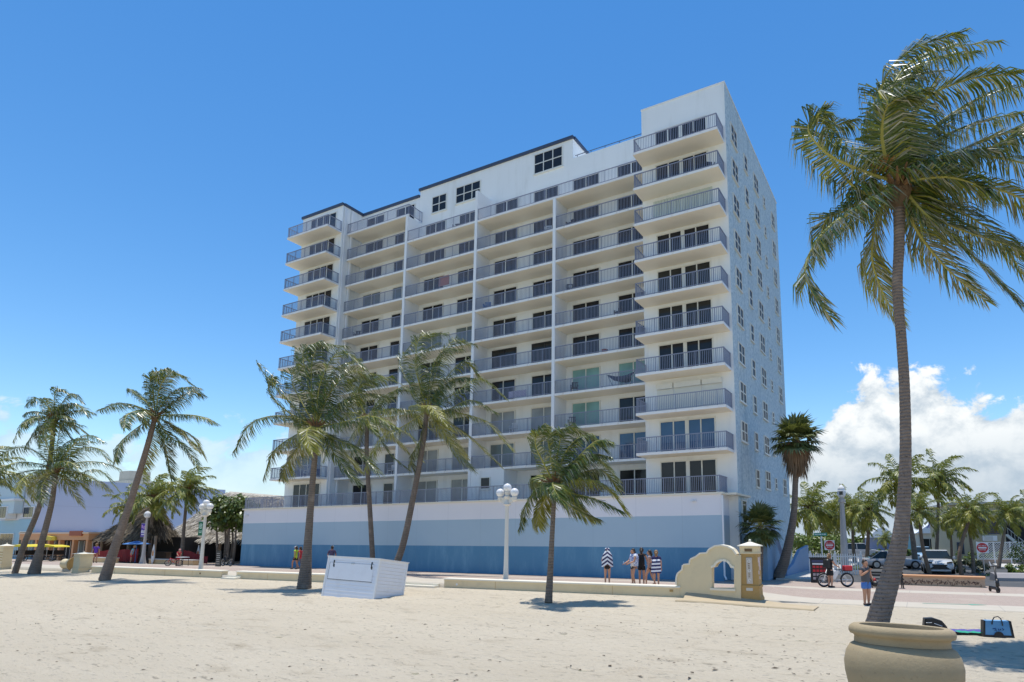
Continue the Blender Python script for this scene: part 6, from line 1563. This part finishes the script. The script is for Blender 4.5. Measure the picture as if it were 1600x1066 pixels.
# surfboards
def surfboard(label, px, py0, py1, Y, rz, accent):
    c = at(px, py1, Y); t_ = at(px, py0, Y); h = t_.z-gz(c.x, c.y); root = empty('surfboard', (c.x, c.y, gz(c.x, c.y)), rz, label, 'surfboard', 'surfboards in front of the hut'); w_ = h*.135
    pr = [(w_*math.sin(math.pi*min(1, (i/14)*1.0)**.8)*1.0, h*i/14) for i in range(15)]
    out_ = [(max(.02, x), z) for x, z in pr]+[(-max(.02, x), z) for x, z in reversed(pr)]
    b = MB(); b.prism(out_, -.03, .03); bd = b.build('board', M['white'], root)
    b = MB(); b.prism([(-w_*.6, h*.42), (w_*.6, h*.42), (w_*.7, h*.62), (0, h*.74), (-w_*.7, h*.62)], -.038, -.031); b.build('decal', accent, root)
surfboard('white surfboard with orange motif standing right of the purple banner post', 238, 851, 878, 58.5, YAW, M['orange'])
surfboard('narrow orange and white surfboard standing left of the green banner post', 309, 852, 872, 61, YAW, mat('orange_decal', (.6, .18, .04), .5))
p = P3(340, 886, 52); root = empty('slatted_board', p, YAW, 'dark chalk menu board with white writing lines beside the blue base wall', 'sign board'); b = MB(); b.prism([(-.35, 0), (.35, 0), (.3, 1.3), (-.3, 1.3)], 0, .06); b.build('board', M['black'], root)
b = MB()
for i in range(6): b.box(-.24, .22-.03*(i % 3), -.012, -.001, .2+.17*i, .24+.17*i)
b.build('lettering', M['kerb'], root)
# pedal carts with yellow canopies
def cart(label, px0, px1, py, Y, ytop):
    a, c = at(px0, py, Y), at(px1, py, Y); t_ = at(px0, ytop, Y); Lc_ = (c.x-a.x)*1.08; z = t_.z; g0 = gz(a.x, a.y)
    root = empty('pedal_cart', (a.x, a.y, g0), YAW*.35, label, 'pedal cart', 'pedal carts with yellow canopies'); z -= g0
    b = MB(); b.prism([(-.1, z-.12), (0, z), (Lc_*.5, z+.10), (Lc_, z), (Lc_+.1, z-.12)], -.75, .75); b.build('canopy', M['yellow'], root)
    for x_ in (.15, Lc_*.5, Lc_-.15):
        for y_ in (-.62, .62): b = MB(); b.tube([(x_, y_, .4), (x_, y_, z-.05)], .022, 6); b.build('canopy_post', M['steel'], root)
    for i, x_ in enumerate((.3, Lc_-.3)):
        for y_ in (-.6, .6): b = MB(); wheel(b, (x_, y_, .3), .3, .035, 20, spokes=10); b.build('wheel', [M['black'], M['steel']], root, smooth=True, angle=50)
    for x_ in (Lc_*.3, Lc_*.7):
        b = MB(); b.box(x_-.22, x_+.22, -.55, .55, .58, .66); b.build('seat', M['barkbrown'], root); b = MB(); b.box(x_+.2, x_+.26, -.55, .55, .66, 1.05); b.build('backrest', M['black'], root)
    b = MB(); b.box(.1, Lc_-.1, -.5, -.44, .38, .46); b.box(.1, Lc_-.1, .44, .5, .38, .46); b.tube([(.25, -.3, .5), (.05, -.3, .95)], .025, 6); b.build('frame', M['black'], root)
M['yellow'] = mat('yellow_canopy_cloth', (.72, .58, .03), .7, .08, 2)
cart('pedal cart with yellow canopy left of the leaning palm pair', 18, 52, 878, 60, 852.5)
cart('pedal cart with yellow canopy between the two leaning trunks', 45, 73, 877, 62, 852)
cart('pedal cart with pale yellow canopy right of the leaning palm pair', 70, 96, 877, 61, 853)
# dark bins and bicycles beside the base wall
p = P3(354, 884, 55); bicycle('black bicycle parked against the left corner of the blue base wall', p, YAW, .34, 1.05, 'black')
# ------------------------------------------------------------------ right: picket railing, blue ramp wall, beige house, lattice fence, cars' backdrop
rw = empty('ramp_wall', b2w(1.2, 4.0), YAW, 'blue sloping ramp wall with small pointed uplights beside the skirted palm', 'low wall')
b = MB(); b.prism([(0, -.05), (9.0, -.05), (9.0, 1.95), (5.0, 1.65), (2.4, .75), (0, .42)], .55, .75, plane='yz'); b.build('wall_face', mat('deep_blue_wall_paint', (.18, .30, .47), .7, .08, 1), rw)
for i in range(4):
    b = MB(); b.prism([(-.07, 0), (.07, 0), (.02, .34), (-.05, .30)], .2+i*.0, .26); o = b.build('pointed_marker', mat('pale_marker', (.50, .62, .72), .6) if i == 0 else bpy.data.materials['pale_marker'], rw, loc=(.2+i*.15, -.2+i*.9, 0))
pk = empty('picket_railing', b2w(2.6, 9.0), YAW, 'white picket railing in front of the bright green hedge', 'fence')
b = MB(); b.box(0, 3.4, -.03, .03, .25, .32); b.box(0, 3.4, -.03, .03, 1.2, 1.27); b.build('rail', M['white'], pk)
b = MB()
for i in range(24): b.prism([(3.4*i/23-.035, 0), (3.4*i/23+.035, 0), (3.4*i/23+.035, 1.38), (3.4*i/23, 1.45), (3.4*i/23-.035, 1.38)], -.055, -.032)
b.build('pickets', M['white'], pk)
for i in range(3): b = MB(); b.box(1.65*i-.0, 1.65*i+.1, -.02, .08, 0, 1.6); b.build('post', M['white'], pk)
Yb = 66.; a = at(1492, 880, Yb); ang = -.30
bh = empty('beige_house', (a.x, a.y, 0), ang, 'two-storey beige house with louvred windows and outside stair behind the palms', 'building')
s = 1/pxm(1540, 850, Yb); W1 = 72*s
bm_ = mat('beige_render', (.50, .43, .29), .8, .07, .6, .2, 20, dirt=.2, dscale=.5, dcol=(.35, .28, .18))
b = MB(); b.box(0, W1, 0, 10, 0, 6.0); b.build('wall', bm_, bh)
b = MB(); b.box(-.3, W1+3.8, -.4, 10.3, 6.0, 6.25); b.build('roof', M['kerb'], bh)
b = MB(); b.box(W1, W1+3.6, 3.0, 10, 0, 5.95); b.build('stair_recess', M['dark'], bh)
b = MB(); b.prism([(W1+.2, 2.9), (W1+.6, 2.9), (W1+3.3, .2), (W1+2.9, .2)], 1.2, 1.6); b.build('stair_stringer', M['frame'], bh)
b = MB()
for i in range(9): b.tube([(W1+.3+.3*i, 1.25, 2.9-.31*i), (W1+.3+.3*i, 1.25, 3.8-.31*i)], .02, 5)
b.tube([(W1+.3, 1.25, 3.85), (W1+2.8, 1.25, 1.3)], .03, 6); b.build('stair_rail', M['frame'], bh)
def louvre(x0, x1, z0, z1, two=True, y=0):
    b = MB(); b.box(x0-.08, x1+.08, y-.06, y+.0, z0-.08, z1+.08); f_ = b.build('window', M['rachisbrown'] if False else M['trim'], bh)
    b = MB(); n = 7
    for i in range(n): z_ = z0+(z1-z0)*i/n; b.box(x0, x1, y-.10, y-.061, z_+.02, z_+(z1-z0)/n-.05)
    b.build('louvre', M['glass2'], f_)
louvre(W1*.52, W1*.98-.4, 3.0, 4.4); louvre(W1*.52, W1*.9, .6, 2.0); louvre(.35, .95, 3.3, 4.3); louvre(.4, .9, .9, 2.0)
b = MB(); b.box(W1*.55, W1*.82, -.35, -.005, 2.2, 2.75); ac = b.build('air_conditioner', M['white'], bh)
b = MB()
for i in range(6): b.box(W1*.57, W1*.74, -.365, -.351, 2.27+.075*i, 2.30+.075*i)
b.build('grille', M['kerb'], ac)
b = MB(); b.tube([(W1*.34, -.1, 0), (W1*.34, -.1, 5.55)], .07, 8); b.build('drainpipe', M['white'], bh)
# house number strokes on the narrow pier: dark plates only
for i, z_ in enumerate((3.55, 3.0, 2.6)):
    b = MB(); b.box(W1*.13, W1*.22, -.03, -.002, z_, z_+.22); b.build('house_plate', M['trim'], bh)
lf = empty('lattice_fence', at(1529, 880, 60).xy.to_3d(), -.12, 'white diagonal lattice fence right of the no entry sign', 'fence')
s = 1/pxm(1560, 865, 60); Lf = 72*s; zt = at(1560, 848, 60).z
b = MB(); n = 20; Hh_ = zt-.55
for i in range(-10, n):
    for sg in (1, -1):
        x0 = Lf*i/n if sg > 0 else Lf*(i+10)/n; x1 = x0+sg*Hh_*1.0; z0, z1 = .55, zt
        if sg > 0 and x0 < 0: z0 += (-x0); x0 = 0
        if sg < 0 and x1 < 0: z1 -= (-x1); x1 = 0
        if sg > 0 and x1 > Lf: z1 -= (x1-Lf); x1 = Lf
        if sg < 0 and x0 > Lf: z0 += (x0-Lf); x0 = Lf
        if z1-z0 < .06 or x0 > Lf or x1 > Lf+.01: continue
        y_ = -.012*sg; b.prism([(x0-.022, z0), (x0+.022, z0), (x1+.022, z1), (x1-.022, z1)], y_-.008, y_+.008)
b.build('lattice', M['white'], lf)
b = MB(); b.box(0, Lf, -.03, .03, zt, zt+.07); b.box(0, Lf, -.03, .03, .48, .55); b.build('rail', M['white'], lf)
b = MB(); b.box(.03, Lf-.03, -.02, .02, .06, .48); b.build('base_board', mat('weathered_base_board', (.45, .33, .25), .8, .15, 2), lf)
for i in range(4): b = MB(); b.box(Lf*i/3-.05, Lf*i/3+.05, -.05, .05, 0, zt+.1); b.build('post', M['white'], lf)
# long low kerb and rolled grey border at the right edge
a = onG(1556, 908); root = empty('long_kerb', (a.x, a.y, 0), YAW+.22, 'long low grey kerb mound at the right edge behind the scooter', 'kerb')
b = MB(); b.prism([(0, -.05), (.0, .18), (.25, .42), (.8, .45), (1.0, .2), (1.0, -.05)], 0, 9, plane='yz'); b.build('mound', mat('grey_kerb', (.34, .31, .30), .85, .12, 1, .3, 20), root)
# white pavilion and far buildings closing the street
Yf = 105.; a = at(1356, 880, Yf); pv = empty('pavilion', (a.x, a.y, 0), -.2, 'white-roofed pavilion far down the street behind the silver car', 'building')
s = 1/pxm(1375, 860, Yf); Wp = 34*s
b = MB(); b.prism([(-.4, 2.6), (Wp+.4, 2.6), (Wp-1.2, 4.1), (1.2, 4.1)], -3, 3); b.build('roof', M['white'], pv)
b = MB(); b.box(0, Wp, -2, 2, 0, 2.6); b.build('wall', mat('slate_blue_wall', (.22, .27, .42), .7), pv)
Yf = 92.; a = at(1438, 880, Yf); fb = empty('white_cottage', (a.x, a.y, 0), -.3, 'pale cottage with hipped roof glimpsed between leaning trunks', 'building'); s = 1/pxm(1450, 860, Yf)
Wp = 46*s; b = MB(); b.box(0, Wp, 0, 6, 0, 3.2); b.build('wall', mat('cottage_wall', (.62, .58, .48), .8), fb); b = MB(); b.prism([(-.4, 3.2), (Wp+.4, 3.2), (Wp*.6, 4.7), (Wp*.4, 4.7)], -.4, 6.4); b.build('roof', M['white'], fb)
for i in range(4): b = MB(); b.box(.5+i*Wp/4.4, 1.4+i*Wp/4.4, -.05, -.002, .9, 2.4); b.build('window', M['glass2'], fb)
Yf = 120.; a = at(1405, 880, Yf); fb = empty('tower_block', (a.x, a.y, 0), 0, 'pale teal low building far off behind the big trunk', 'building'); s = 1/pxm(1410, 860, Yf); b = MB(); b.box(0, 30*s, 0, 8, 0, 2.8); b.build('wall', mat('teal_far_wall', (.28, .50, .52), .8), fb); b = MB(); b.box(-.3, 30*s+.3, -.3, 8.3, 2.8, 3.3); b.build('roof', M['white'], fb)
# ------------------------------------------------------------------ furniture left on the balconies
def chair(label, u, v, k, rz, m='white', lounge=False):
    root = empty('patio_chair', b2w(u, v, zk(k)+(.175 if k else .12)), YAW+rz, label, 'chair', 'chairs on the balconies'); b = MB(); b.box(-.25, .25, -.25, .25, .40, .44); b.build('seat', M[m], root)
    b = MB(); 
    for i in range(4): b.box(-.22+i*.12, -.14+i*.12, .22, .26, .5, .88)
    b.box(-.25, .25, .215, .265, .86, .92); b.build('backrest', M[m], root)
    for sx in (-1, 1):
        for sy in (-1, 1): b = MB(); b.box(sx*.22-.02, sx*.22+.02, sy*.22-.02, sy*.22+.02, 0, .40 if sy < 0 else .52); b.build('leg', M[m], root)
    for sx in (-1, 1): b = MB(); b.box(sx*.26-.02, sx*.26+.02, -.24, .24, .60, .63); b.box(sx*.26-.018, sx*.26+.018, -.22, -.18, .44, .60); b.build('armrest', M[m], root)
    return root
for i, (lb_, u, v, k, rz, m_) in enumerate([('white chair on the lowest left-tower balcony, left of its door', -41.3, -.8, 1, .3, 'white'), ('white chair on the lowest left-tower balcony in front of its door', -38.6, -.8, 1, -.5, 'white'),
    ('white chair at the left end of the lowest balcony next to the left tower', -36.0, 1.2, 1, .2, 'white'), ('white chair by the right fin on the lowest balcony next to the left tower', -30.2, 1.2, 1, 0, 'white'),
    ('white chair on the second-highest middle balcony by the fin', -14.6, 1.3, 8, .4, 'white'), ('dark chair on the second-highest right bay balcony, left end', -12.6, 1.3, 8, -.3, 'black'),
    ('white chair on the lower middle balcony between its doors', -17.6, 1.3, 2, .1, 'white'), ('dark chair on the right bay balcony with teal curtains', -12.2, 1.3, 3, .4, 'black'),
    ('dark chair on the right bay balcony, two floors above the lowest', -12.4, 1.3, 2, .4, 'black'), ('dark lounge chair on the highest right-tower balcony', -2.2, -.8, 9, 0, 'black'),
    ('dark chair at the right end of the second-highest right-tower balcony', -.9, -.9, 8, .6, 'black'), ('dark chair beneath the hammock in the right bay', -8.0, 1.3, 3, -.4, 'black')]):
    chair(lb_, u, v, k, rz, m_)
M['bluechair'] = mat('blue_plastic', (.06, .20, .48), .5)
for lb_, u, v, k, rz, m_ in (('blue chair at the left end of the third-bay balcony, mid height', -20.5, 1.4, 6, .3, 'bluechair'), ('dark chair at the left end of the right bay balcony, fourth row from the top', -12.7, 1.4, 6, .5, 'black'),
    ('dark chair at the right end of the right bay balcony above the flower pot', -8.6, 1.4, 5, -.5, 'black'), ('dark chair in the corner of the second bay balcony near the roof', -24.0, 1.4, 9, .3, 'black'),
    ('white chair on the left-tower balcony one row above the lowest', -40.6, -.9, 2, .4, 'white'), ('dark chair on the first-bay balcony left end, mid height', -35.6, 1.4, 6, .4, 'black'), ('white chair on the terrace above the base wall, left bay', -31.0, .0, 0, .2, 'white'),
    ('dark chair on the terrace above the base wall, right bay', -9.3, -.4, 0, -.3, 'black')):
    chair(lb_, u, v, k, rz, m_)
b = MB(); b.box(-.55, .55, 0, .03, .25, 1.04); b.box(-.55, .55, -.05, .05, 1.04, 1.07); o = b.build('hanging_towel', cloth('pink_towel', (.55, .25, .22)), None, loc=b2w(-24.6, .70, zk(7)+.17), rz=YAW); tag(o, 'pinkish towel hung over the railing of the second bay, upper half', 'towel')
hm = empty('hammock', b2w(-8.3, 1.1, zk(3)+.17), YAW, 'hammock on a stand in the right bay balcony with teal curtains', 'hammock')
b = MB(); b.tube([(-1.1, 0, 1.0), (-.5, 0, .68), (0, 0, .58), (.5, 0, .68), (1.1, 0, 1.0)], [.03, .16, .22, .16, .03], 8, sq=.4); b.build('cloth', M['trim'], hm, smooth=True); b = MB(); b.tube([(-1.1, 0, 1.02), (-.6, 0, .05), (.6, 0, .05), (1.1, 0, 1.02)], .03, 6); b.build('stand', M['steel'], hm)
for lb_, u, k, c_ in (('striped towels hung behind the middle balcony railing low down', -16.9, 3, (.3, .3, .55)),):
    b = MB(); b.box(-.8, .8, 0, .02, .12, .62); o = b.build('hanging_towel', stripe_mat('lilac_stripes', (.25, .24, .5), (.7, .7, .75), 9, .8), None, loc=b2w(u, .74, zk(k)+.2), rz=YAW); tag(o, lb_, 'towel')
b = MB(); b.lathe([(.17, 0), (.24, .28), (.26, .3), (.2, .3)], 12); o = b.build('flower_pot', mat('terracotta', (.40, .12, .06), .8), None, loc=b2w(-9.6, 1.1, zk(4)+.175)); tag(o, 'terracotta flower pot on the right bay balcony above the teal curtains', 'flower pot')
